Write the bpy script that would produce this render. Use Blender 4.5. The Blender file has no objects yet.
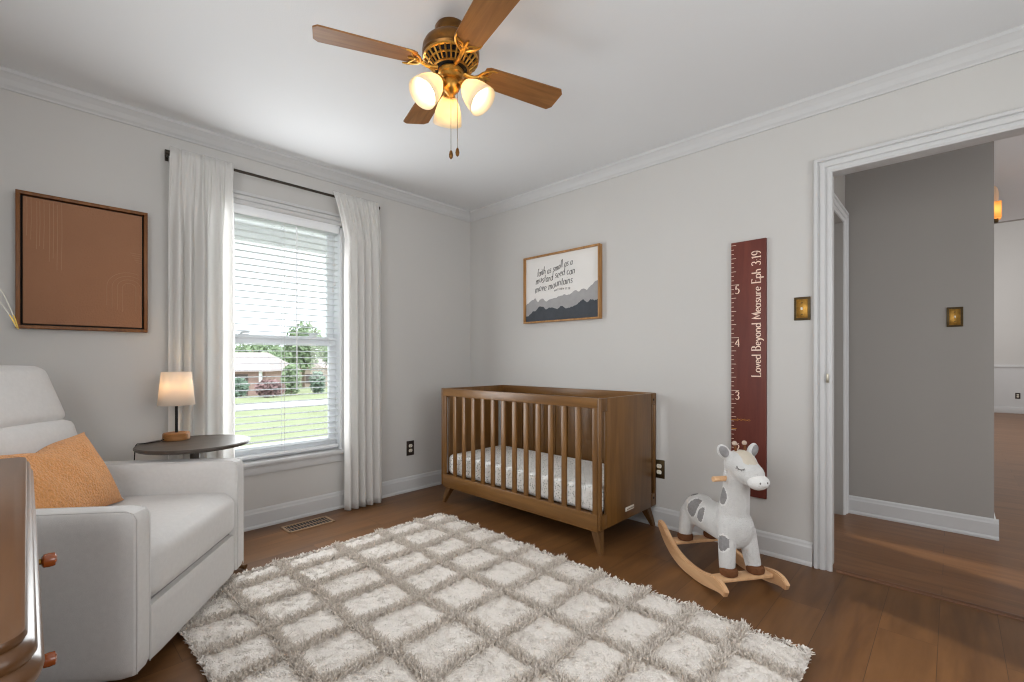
import bpy, bmesh, math, random
import numpy as np
from mathutils import Vector, Matrix, Euler

random.seed(7)
RNG = np.random.default_rng(11)
SC = bpy.context.scene
COL = SC.collection
PI = math.pi


# ------------------------------------------------------------------ materials
def lin(c):
    return tuple((v / 255 / 12.92) if v / 255 <= 0.04045 else ((v / 255 + 0.055) / 1.055) ** 2.4 for v in c)


def s(r, g, b):
    return lin((r, g, b)) + (1.0,)


def new_mat(name):
    m = bpy.data.materials.new(name)
    m.use_nodes = True
    nt = m.node_tree
    b = nt.nodes['Principled BSDF']
    return m, nt, b


def N(nt, kind, **kw):
    n = nt.nodes.new(kind)
    for k, v in kw.items():
        if k in n.inputs:
            n.inputs[k].default_value = v
        else:
            setattr(n, k, v)
    return n


def coords(nt, scale=(1, 1, 1), rot=(0, 0, 0), space='Object'):
    tc = N(nt, 'ShaderNodeTexCoord')
    mp = N(nt, 'ShaderNodeMapping')
    mp.inputs['Scale'].default_value = scale
    mp.inputs['Rotation'].default_value = rot
    nt.links.new(tc.outputs[space], mp.inputs['Vector'])
    return mp.outputs['Vector']


def plain(name, col, rough=0.5, metal=0.0, var=0.06, nscale=8.0, bump=0.0, bscale=200.0, spec=0.5, sheen=0.0, coat=0.0):
    m, nt, b = new_mat(name)
    b.inputs['Roughness'].default_value = rough
    b.inputs['Metallic'].default_value = metal
    b.inputs['Specular IOR Level'].default_value = spec
    if sheen:
        b.inputs['Sheen Weight'].default_value = sheen
    if coat:
        b.inputs['Coat Weight'].default_value = coat
    v = coords(nt)
    nz = N(nt, 'ShaderNodeTexNoise', Scale=nscale, Detail=3.0)
    nt.links.new(v, nz.inputs['Vector'])
    rp = N(nt, 'ShaderNodeValToRGB')
    e = rp.color_ramp.elements
    e[0].position = 0.3
    e[1].position = 0.7
    e[0].color = tuple(c * (1 - var) for c in col[:3]) + (1,)
    e[1].color = tuple(min(1, c * (1 + var)) for c in col[:3]) + (1,)
    nt.links.new(nz.outputs['Fac'], rp.inputs['Fac'])
    nt.links.new(rp.outputs['Color'], b.inputs['Base Color'])
    if bump:
        n2 = N(nt, 'ShaderNodeTexNoise', Scale=bscale, Detail=2.0)
        nt.links.new(v, n2.inputs['Vector'])
        bp = N(nt, 'ShaderNodeBump', Strength=bump, Distance=0.01)
        nt.links.new(n2.outputs['Fac'], bp.inputs['Height'])
        nt.links.new(bp.outputs['Normal'], b.inputs['Normal'])
    return m


def wood(name, dark, light, axis='x', rough=0.4, scale=1.0, spec=0.4, coat=0.0):
    m, nt, b = new_mat(name)
    sc = {'x': (2.5, 28, 28), 'y': (28, 2.5, 28), 'z': (28, 28, 2.5)}[axis]
    v = coords(nt, tuple(k * scale for k in sc))
    n1 = N(nt, 'ShaderNodeTexNoise', Scale=1.0, Detail=6.0, Roughness=0.62, Distortion=0.6)
    nt.links.new(v, n1.inputs['Vector'])
    rp = N(nt, 'ShaderNodeValToRGB')
    e = rp.color_ramp.elements
    e[0].position = 0.32
    e[1].position = 0.68
    e[0].color = dark
    e[1].color = light
    nt.links.new(n1.outputs['Fac'], rp.inputs['Fac'])
    nt.links.new(rp.outputs['Color'], b.inputs['Base Color'])
    b.inputs['Roughness'].default_value = rough
    b.inputs['Specular IOR Level'].default_value = spec
    b.inputs['Coat Weight'].default_value = coat
    b.inputs['Coat Roughness'].default_value = 0.2
    bp = N(nt, 'ShaderNodeBump', Strength=0.08, Distance=0.004)
    nt.links.new(n1.outputs['Fac'], bp.inputs['Height'])
    nt.links.new(bp.outputs['Normal'], b.inputs['Normal'])
    return m


def planks(name, along_y=False, c1=s(84, 55, 31), c2=s(126, 87, 51), seam=s(70, 46, 28)):
    m, nt, b = new_mat(name)
    v = coords(nt, (1, 1, 1), (0, 0, PI / 2 if along_y else 0))
    br = N(nt, 'ShaderNodeTexBrick', Scale=1.0)
    br.offset = 0.37
    br.offset_frequency = 2
    br.inputs['Color1'].default_value = (0, 0, 0, 1)
    br.inputs['Color2'].default_value = (1, 1, 1, 1)
    br.inputs['Mortar'].default_value = (0, 0, 0, 1)
    br.inputs['Mortar Size'].default_value = 0.0011
    br.inputs['Mortar Smooth'].default_value = 0.1
    br.inputs['Bias'].default_value = 0.0
    br.inputs['Brick Width'].default_value = 1.22
    br.inputs['Row Height'].default_value = 0.178
    nt.links.new(v, br.inputs['Vector'])
    # grain, shifted per board
    ad = N(nt, 'ShaderNodeVectorMath', operation='MULTIPLY')
    ad.inputs[1].default_value = (2.2, 16, 1)
    nt.links.new(v, ad.inputs[0])
    sh = N(nt, 'ShaderNodeVectorMath', operation='MULTIPLY_ADD')
    sh.inputs[1].default_value = (7.3, 3.1, 0)
    nt.links.new(br.outputs['Color'], sh.inputs[0])
    nt.links.new(ad.outputs[0], sh.inputs[2])
    g = N(nt, 'ShaderNodeTexNoise', Scale=1.0, Detail=7.0, Roughness=0.6, Distortion=0.9)
    nt.links.new(sh.outputs[0], g.inputs['Vector'])
    big = N(nt, 'ShaderNodeTexNoise', Scale=0.55, Detail=3.0, Distortion=1.2)
    nt.links.new(sh.outputs[0], big.inputs['Vector'])
    ma = N(nt, 'ShaderNodeMath', operation='MULTIPLY_ADD')
    ma.inputs[1].default_value = 0.38
    nt.links.new(g.outputs['Fac'], ma.inputs[0])
    m2 = N(nt, 'ShaderNodeMath', operation='MULTIPLY_ADD')
    m2.inputs[1].default_value = 0.5
    nt.links.new(big.outputs['Fac'], m2.inputs[0])
    m3 = N(nt, 'ShaderNodeMath', operation='MULTIPLY')
    m3.inputs[1].default_value = 0.09
    nt.links.new(br.outputs['Color'], m3.inputs[0])
    nt.links.new(m3.outputs[0], m2.inputs[2])
    nt.links.new(m2.outputs[0], ma.inputs[2])
    rp = N(nt, 'ShaderNodeValToRGB')
    e = rp.color_ramp.elements
    e[0].position = 0.3
    e[0].color = c1
    e[1].position = 0.72
    e[1].color = c2
    nt.links.new(ma.outputs[0], rp.inputs['Fac'])
    mx = N(nt, 'ShaderNodeMix', data_type='RGBA')
    nt.links.new(br.outputs['Fac'], mx.inputs[0])
    nt.links.new(rp.outputs['Color'], mx.inputs[6])
    mx.inputs[7].default_value = seam
    nt.links.new(mx.outputs[2], b.inputs['Base Color'])
    b.inputs['Roughness'].default_value = 0.36
    b.inputs['Specular IOR Level'].default_value = 0.32
    bp = N(nt, 'ShaderNodeBump', Strength=0.05, Distance=0.004)
    nt.links.new(g.outputs['Fac'], bp.inputs['Height'])
    nt.links.new(bp.outputs['Normal'], b.inputs['Normal'])
    return m


def emissive(name, col, strength):
    m, nt, b = new_mat(name)
    b.inputs['Base Color'].default_value = col
    b.inputs['Emission Color'].default_value = col
    b.inputs['Emission Strength'].default_value = strength
    return m


def translucent(name, col, tcol, fac=0.4, weave=0.0, rough=0.9):
    m, nt, b = new_mat(name)
    out = nt.nodes['Material Output']
    b.inputs['Base Color'].default_value = col
    b.inputs['Roughness'].default_value = rough
    b.inputs['Specular IOR Level'].default_value = 0.15
    t = N(nt, 'ShaderNodeBsdfTranslucent')
    t.inputs['Color'].default_value = tcol
    mx = N(nt, 'ShaderNodeMixShader')
    mx.inputs[0].default_value = fac
    nt.links.new(b.outputs[0], mx.inputs[1])
    nt.links.new(t.outputs[0], mx.inputs[2])
    nt.links.new(mx.outputs[0], out.inputs['Surface'])
    if weave:
        v = coords(nt, (1, 1, 1))
        w = N(nt, 'ShaderNodeTexNoise', Scale=450.0, Detail=1.0)
        nt.links.new(v, w.inputs['Vector'])
        bp = N(nt, 'ShaderNodeBump', Strength=weave, Distance=0.003)
        nt.links.new(w.outputs['Fac'], bp.inputs['Height'])
        nt.links.new(bp.outputs['Normal'], b.inputs['Normal'])
    return m


def glass(name, tint=(0.97, 0.99, 0.99, 1), refl=0.05):
    m, nt, b = new_mat(name)
    out = nt.nodes['Material Output']
    nt.nodes.remove(b)
    t = N(nt, 'ShaderNodeBsdfTransparent')
    t.inputs['Color'].default_value = tint
    g = N(nt, 'ShaderNodeBsdfGlossy')
    g.inputs['Roughness'].default_value = 0.02
    mx = N(nt, 'ShaderNodeMixShader')
    mx.inputs[0].default_value = refl
    nt.links.new(t.outputs[0], mx.inputs[1])
    nt.links.new(g.outputs[0], mx.inputs[2])
    nt.links.new(mx.outputs[0], out.inputs['Surface'])
    return m


def speckled(name, base, dots, scale=60.0, thr=0.32, rough=0.9, dots2=None):
    m, nt, b = new_mat(name)
    v = coords(nt)
    vo = N(nt, 'ShaderNodeTexVoronoi', Scale=scale)
    nt.links.new(v, vo.inputs['Vector'])
    nz = N(nt, 'ShaderNodeTexNoise', Scale=scale * 1.7)
    nt.links.new(v, nz.inputs['Vector'])
    ad = N(nt, 'ShaderNodeMath', operation='MULTIPLY_ADD')
    ad.inputs[1].default_value = 0.35
    nt.links.new(nz.outputs['Fac'], ad.inputs[0])
    nt.links.new(vo.outputs['Distance'], ad.inputs[2])
    rp = N(nt, 'ShaderNodeValToRGB')
    e = rp.color_ramp.elements
    e[0].position = thr
    e[0].color = dots
    e[1].position = thr + 0.1
    e[1].color = base
    nt.links.new(ad.outputs[0], rp.inputs['Fac'])
    nt.links.new(rp.outputs['Color'], b.inputs['Base Color'])
    b.inputs['Roughness'].default_value = rough
    return m


M = {}
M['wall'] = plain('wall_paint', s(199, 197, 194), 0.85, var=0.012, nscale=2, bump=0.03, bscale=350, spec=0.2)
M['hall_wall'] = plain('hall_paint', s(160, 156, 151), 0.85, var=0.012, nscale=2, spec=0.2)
M['ceiling'] = plain('ceiling_paint', s(223, 224, 225), 0.95, var=0.01, nscale=2, bump=0.05, bscale=180, spec=0.1)
M['trim'] = plain('white_trim_paint', s(201, 201, 201), 0.45, var=0.01, spec=0.3)
M['floor'] = planks('bedroom_planks')
M['hall_floor'] = planks('hall_planks', True, s(100, 66, 40), s(138, 97, 62), s(82, 54, 34))
M['strip'] = wood('transition_strip', s(84, 54, 34), s(112, 74, 48), 'y')
M['white_vinyl'] = plain('white_vinyl', s(236, 238, 240), 0.35, var=0.01)
M['slat'] = translucent('blind_slat', s(240, 241, 242), (0.92, 0.93, 0.94, 1), 0.40, rough=0.5)
M['glass'] = glass('window_glass')
M['cord'] = plain('white_cord', s(225, 225, 225), 0.8)
M['curtain'] = translucent('white_linen', s(236, 234, 231), (0.9, 0.9, 0.89, 1), 0.44, weave=0.25)
M['rod'] = plain('dark_bronze', s(62, 56, 50), 0.35, metal=0.8)
M['walnut'] = wood('walnut_frame', s(96, 56, 22), s(134, 84, 38), 'z', 0.45)
M['black'] = plain('black_gap', s(24, 20, 18), 0.7)
M['terracotta'] = plain('terracotta_canvas', s(150, 106, 77), 0.8, var=0.05, nscale=3, bump=0.25, bscale=160)
M['terracotta_line'] = plain('terracotta_ridge', s(166, 124, 94), 0.7, var=0.05)
M['oak'] = wood('honey_oak', s(140, 98, 52), s(184, 136, 82), 'z', 0.45)
M['paper'] = plain('print_paper', s(226, 223, 219), 0.7, var=0.01)
M['mount_far'] = plain('pale_grey_mountain', s(160, 158, 158), 0.8, var=0.06, nscale=20)
M['mount_near'] = plain('slate_mountain', s(66, 70, 76), 0.8, var=0.1, nscale=20)
M['ink'] = plain('dark_ink', s(52, 50, 50), 0.8)
M['ruler'] = wood('mahogany_stain', s(92, 42, 34), s(112, 55, 44), 'z', 0.5, 0.5)
M['cream_ink'] = plain('cream_paint', s(240, 214, 196), 0.6)
M['gold_ink'] = plain('gold_paint', s(205, 140, 40), 0.5)
M['brass'] = plain('antique_brass', s(150, 112, 52), 0.35, metal=0.9, var=0.25, nscale=60)
M['brass_dark'] = plain('dark_brass_edge', s(86, 72, 50), 0.4, metal=0.9, var=0.2, nscale=60)
M['ivory'] = plain('ivory_plastic', s(228, 222, 206), 0.4)
M['outlet_plate'] = plain('dark_outlet_plate', s(58, 48, 42), 0.4, metal=0.4)
M['vent'] = plain('bronze_vent', s(160, 132, 104), 0.4, metal=0.3)
M['crib'] = wood('crib_walnut', s(94, 62, 26), s(120, 83, 40), 'z', 0.36, 0.8, 0.5)
M['crib_h'] = wood('crib_walnut_rail', s(100, 67, 31), s(128, 90, 46), 'y', 0.36, 0.8, 0.5)
M['crib_dark'] = wood('crib_leg_walnut', s(86, 58, 30), s(112, 79, 44), 'z', 0.42)
M['sheet'] = speckled('printed_sheet', s(246, 245, 242), s(138, 144, 136), 85, 0.42)
M['label'] = plain('white_label', s(222, 214, 200), 0.5)
M['label_ink'] = plain('label_ink', s(150, 130, 105), 0.6)
M['plush'] = plain('white_plush', s(212, 211, 209), 0.95, var=0.04, nscale=30, bump=0.6, bscale=240, spec=0.1, sheen=0.4)
M['plush_gray'] = plain('grey_plush', s(150, 148, 148), 0.95, var=0.1, nscale=60, bump=0.6, bscale=260, spec=0.1)
M['plush_rim'] = plain('cream_plush_rim', s(228, 227, 225), 0.95, var=0.02, bump=0.4, spec=0.1)
M['plush_cream'] = plain('cream_plush', s(214, 204, 188), 0.95, var=0.04, nscale=30, bump=0.6, bscale=240, spec=0.1)
M['hoof'] = plain('brown_hoof', s(110, 72, 48), 0.9, var=0.1, bump=0.4, spec=0.1)
M['horn_tip'] = plain('taupe_felt', s(188, 168, 154), 0.95)
M['beech'] = wood('pale_beech', s(204, 158, 116), s(226, 184, 140), 'x', 0.4)
M['stitch'] = plain('grey_stitch', s(120, 116, 114), 0.8)
M['chair'] = plain('pale_boucle', s(214, 212, 210), 0.95, var=0.025, nscale=60, bump=0.12, bscale=420, spec=0.12, sheen=0.2)
M['seam'] = plain('grey_seam', s(150, 148, 146), 0.95)
M['chair_leg'] = plain('black_base', s(28, 26, 25), 0.5)
M['pillow'] = plain('orange_boucle', s(214, 152, 96), 0.95, var=0.1, nscale=90, bump=1.0, bscale=130, spec=0.1, sheen=0.2)
M['table'] = wood('dark_stained_table', s(62, 54, 48), s(82, 72, 64), 'x', 0.42, 0.8, 0.5)
M['lamp_pole'] = plain('black_metal', s(24, 22, 22), 0.4, metal=0.6)
M['lamp_wood'] = wood('lamp_base_wood', s(122, 80, 38), s(160, 110, 60), 'x', 0.45)
M['shade'] = translucent('lamp_shade_linen', s(236, 230, 222), (0.95, 0.86, 0.74, 1), 0.42)
M['bulb'] = emissive('warm_bulb', (1.0, 0.68, 0.36, 1), 24.0)
M['fan_bulb'] = emissive('fan_bulb_glow', (1.0, 0.78, 0.48, 1), 24.0)
M['fan_glass'] = translucent('frosted_shade_glass', s(246, 238, 220), (1.0, 0.88, 0.66, 1), 0.5, rough=0.3)
M['fan_brass'] = plain('fan_antique_brass', s(186, 138, 62), 0.32, metal=0.85, var=0.3, nscale=45)
M['fan_bronze'] = plain('fan_aged_brass', s(122, 84, 40), 0.36, metal=0.8, var=0.35, nscale=22)
M['fan_blade'] = wood('fan_blade_wood', s(122, 80, 40), s(156, 108, 60), 'x', 0.5, 0.9, 0.3)
M['chain'] = plain('chain_brass', s(120, 110, 90), 0.4, metal=0.8)
M['dresser'] = wood('dresser_wood', s(86, 55, 28), s(114, 77, 42), 'y', 0.36, 0.5, 0.45, 0.3)
M['knob'] = plain('amber_knob', s(150, 74, 28), 0.2, var=0.1, coat=0.5)
M['rug_pile'] = plain('cream_rug_pile', s(246, 240, 233), 1.0, var=0.05, nscale=90, bump=0.9, bscale=170, spec=0.05)
M['rug_shag'] = plain('shade_toned_shag', s(222, 214, 205), 1.0, var=0.26, nscale=150, spec=0.05)  # darker than the pile: shadow among the long tufts put into the colour
M['stem'] = plain('dried_stem', s(196, 192, 178), 0.8)
M['stem_tip'] = plain('dried_tip', s(200, 168, 80), 0.8)
M['vase'] = plain('white_ceramic', s(228, 224, 218), 0.35)
M['grass'] = plain('lawn_grass', s(160, 167, 132), 1.0, var=0.10, nscale=0.7, spec=0.05)
M['concrete'] = plain('pale_concrete', s(190, 188, 185), 0.9, var=0.03)
M['bounce_slab'] = plain('pale_bounce_slab', s(232, 230, 226), 0.9, var=0.03)
M['asphalt'] = plain('pale_asphalt', s(186, 184, 182), 0.9, var=0.03)  # one even pale grey for the street
M['brick'] = plain('rosy_brick', s(178, 148, 142), 0.9, var=0.1, nscale=3)
M['roof'] = plain('pale_shingle', s(186, 172, 170), 0.95, var=0.05, nscale=3)
M['siding'] = plain('cream_siding', s(176, 158, 148), 0.9, var=0.03)
M['dark_door'] = plain('dark_house_opening', s(104, 92, 90), 0.9)  # one even dark tone, used on the house windows
M['leaf'] = plain('tree_leaf', s(142, 160, 126), 0.9, var=0.25, nscale=1.3, spec=0.1)
M['leaf2'] = plain('shrub_leaf', s(126, 146, 130), 0.9, var=0.25, nscale=2, spec=0.1)
M['leaf3'] = plain('maroon_leaf', s(152, 124, 124), 0.9, var=0.25, nscale=2, spec=0.1)
M['bark'] = plain('tree_bark', s(120, 104, 92), 0.95)
M['amber_glass'] = translucent('amber_glass', s(240, 170, 90), (1.0, 0.62, 0.25, 1), 0.55, rough=0.3)
M['peach_glass'] = translucent('peach_glass', s(240, 214, 186), (1.0, 0.8, 0.6, 1), 0.55, rough=0.3)
M['gray_art'] = plain('muted_art_print', s(150, 140, 128), 0.8, var=0.2, nscale=6)
M['steel'] = plain('brushed_strike_plate', s(170, 164, 150), 0.35, metal=0.9)
M['soffit'] = plain('white_soffit', s(236, 236, 236), 0.7)


# ------------------------------------------------------------------ mesh builder
class MB:
    def __init__(self):
        self.bm = bmesh.new()
        self.mi = 0

    def _post(self, verts, mat4=None):
        if mat4 is not None:
            bmesh.ops.transform(self.bm, matrix=mat4, verts=verts)
        fs = set()
        for v in verts:
            fs.update(v.link_faces)
        for f in fs:
            f.material_index = self.mi
        return verts

    def box(self, lo, hi, bev=0.0, seg=2, xf=None):
        lo, hi = Vector(lo), Vector(hi)
        r = bmesh.ops.create_cube(self.bm, size=1.0)
        vs = r['verts']
        d = hi - lo
        for v in vs:
            v.co = Vector((v.co.x * d.x, v.co.y * d.y, v.co.z * d.z)) + (lo + hi) / 2
        if bev > 0:
            es = set()
            for v in vs:
                es.update(v.link_edges)
            b = min(bev, 0.49 * min(abs(d.x), abs(d.y), abs(d.z)))
            rr = bmesh.ops.bevel(self.bm, geom=list(es), offset=b, segments=seg, profile=0.5, affect='EDGES', clamp_overlap=True)
            vs = list({v for f in rr['faces'] for v in f.verts} | {v for v in vs if v.is_valid})
        return self._post(vs, xf)

    def lathe(self, prof, n=32, xf=None, cap=True):
        """prof: list of (r, z) from bottom to top."""
        rings = []
        vs = []
        for r, z in prof:
            if r < 1e-6:
                v = self.bm.verts.new((0, 0, z))
                rings.append([v])
                vs.append(v)
            else:
                ring = [self.bm.verts.new((r * math.cos(2 * PI * k / n), r * math.sin(2 * PI * k / n), z)) for k in range(n)]
                rings.append(ring)
                vs += ring
        for a, b in zip(rings[:-1], rings[1:]):
            for k in range(n):
                k2 = (k + 1) % n
                if len(a) == 1 and len(b) == 1:
                    continue
                if len(a) == 1:
                    self.bm.faces.new((a[0], b[k2], b[k]))
                elif len(b) == 1:
                    self.bm.faces.new((a[k], a[k2], b[0]))
                else:
                    self.bm.faces.new((a[k], a[k2], b[k2], b[k]))
        if cap:
            if len(rings[0]) > 1:
                self.bm.faces.new(list(reversed(rings[0])))
            if len(rings[-1]) > 1:
                self.bm.faces.new(rings[-1])
        return self._post(vs, xf)

    def cyl(self, a, b, r0, r1=None, n=20):
        a, b = Vector(a), Vector(b)
        if r1 is None:
            r1 = r0
        d = b - a
        q = Vector((0, 0, 1)).rotation_difference(d.normalized()).to_matrix().to_4x4()
        return self.lathe([(r0, 0), (r1, d.length)], n, Matrix.Translation(a) @ q)

    def ball(self, c, r, n=20, xf=None):
        if not hasattr(r, '__len__'):
            r = (r, r, r)
        k = max(6, n // 2)
        prof = [(math.sin(PI * i / k), -math.cos(PI * i / k)) for i in range(k + 1)]
        prof[0] = (0, -1)
        prof[-1] = (0, 1)
        m = Matrix.Translation(Vector(c)) @ (xf or Matrix.Identity(4)) @ Matrix.Diagonal((r[0], r[1], r[2], 1))
        return self.lathe(prof, n, m)

    def tube(self, pts, r, n=10, cap=True):
        pts = [Vector(p) for p in pts]
        rr = r if hasattr(r, '__len__') else [r] * len(pts)
        rings = []
        up = None
        for i, p in enumerate(pts):
            t = (pts[min(i + 1, len(pts) - 1)] - pts[max(i - 1, 0)])
            if t.length < 1e-9:
                t = Vector((0, 0, 1))
            t.normalize()
            if up is None:
                up = t.orthogonal().normalized()
            else:
                up = (up - t * up.dot(t))
                up = up.normalized() if up.length > 1e-6 else t.orthogonal().normalized()
            w = t.cross(up)
            rings.append([self.bm.verts.new(p + rr[i] * (math.cos(2 * PI * k / n) * up + math.sin(2 * PI * k / n) * w)) for k in range(n)])
        for a, b in zip(rings[:-1], rings[1:]):
            for k in range(n):
                k2 = (k + 1) % n
                self.bm.faces.new((a[k], a[k2], b[k2], b[k]))
        if cap:
            self.bm.faces.new(list(reversed(rings[0])))
            self.bm.faces.new(rings[-1])
        return self._post([v for g in rings for v in g])

    def prism(self, poly, a, b, xf=None):
        """2-D polygon (x, y) extruded from z=a to z=b, then xf."""
        lo = [self.bm.verts.new((x, y, a)) for x, y in poly]
        hi = [self.bm.verts.new((x, y, b)) for x, y in poly]
        n = len(poly)
        self.bm.faces.new(list(reversed(lo)))
        self.bm.faces.new(hi)
        for k in range(n):
            k2 = (k + 1) % n
            self.bm.faces.new((lo[k], lo[k2], hi[k2], hi[k]))
        return self._post(lo + hi, xf)

    def quad(self, a, b, c, d):
        vs = [self.bm.verts.new(p) for p in (a, b, c, d)]
        f = self.bm.faces.new(vs)
        f.material_index = self.mi
        return vs

    def grid(self, fn, nu, nv, closed_u=False):
        g = [[self.bm.verts.new(fn(i / (nu if closed_u else nu - 1), j / (nv - 1))) for j in range(nv)] for i in range(nu)]
        rng = nu if closed_u else nu - 1
        for i in range(rng):
            for j in range(nv - 1):
                i2 = (i + 1) % nu
                f = self.bm.faces.new((g[i][j], g[i2][j], g[i2][j + 1], g[i][j + 1]))
                f.material_index = self.mi
        return g

    def build(self, name, mats, parent=None, smooth=True, loc=None, angle=35, kind=None):
        bmesh.ops.recalc_face_normals(self.bm, faces=self.bm.faces[:])
        me = bpy.data.meshes.new(name)
        self.bm.to_mesh(me)
        self.bm.free()
        if not isinstance(mats, (list, tuple)):
            mats = [mats]
        for m in mats:
            me.materials.append(m)
        o = bpy.data.objects.new(name, me)
        COL.objects.link(o)
        if smooth:
            me.polygons.foreach_set('use_smooth', [True] * len(me.polygons))
            try:
                me.set_sharp_from_angle(angle=math.radians(angle))
            except Exception:
                pass
        if parent is not None:
            o.parent = parent
        if loc is not None:
            o.location = loc
        if kind:
            o['kind'] = kind
        return o


def xform(loc=(0, 0, 0), rot=(0, 0, 0)):
    return Matrix.Translation(Vector(loc)) @ Euler(rot).to_matrix().to_4x4()


def tag(o, label, cat, group=None, kind=None):
    o['label'] = label
    o['category'] = cat
    if group:
        o['group'] = group
    if kind:
        o['kind'] = kind
    return o


def thing(name, label, cat, loc=(0, 0, 0), rz=0.0, group=None):
    o = bpy.data.objects.new(name, None)
    o.empty_display_size = 0.1
    COL.objects.link(o)
    o.location = loc
    o.rotation_euler = (0, 0, rz)
    return tag(o, label, cat, group)


def copy_tree(o, parent=None):
    c = o.copy()
    COL.objects.link(c)
    if parent is not None:
        c.parent = parent
    for ch in list(o.children):
        copy_tree(ch, c)
    return c


def copy_part(src, parent, loc=None, rot=None, scale=None):
    c = src.copy()
    COL.objects.link(c)
    c.parent = parent
    if loc is not None:
        c.location = loc
    if rot is not None:
        c.rotation_euler = rot
    if scale is not None:
        c.scale = scale
    return c


def struct(mb, name, mat, parent=None, smooth=True):
    return mb.build(name, mat, parent, smooth, kind='structure')


# ------------------------------------------------------------------ stroke lettering
def arc(cx, cy, rx, ry, a0, a1, n=12):
    return [(cx + rx * math.cos(math.radians(a0 + (a1 - a0) * k / n)), cy + ry * math.sin(math.radians(a0 + (a1 - a0) * k / n))) for k in range(n + 1)]


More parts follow.
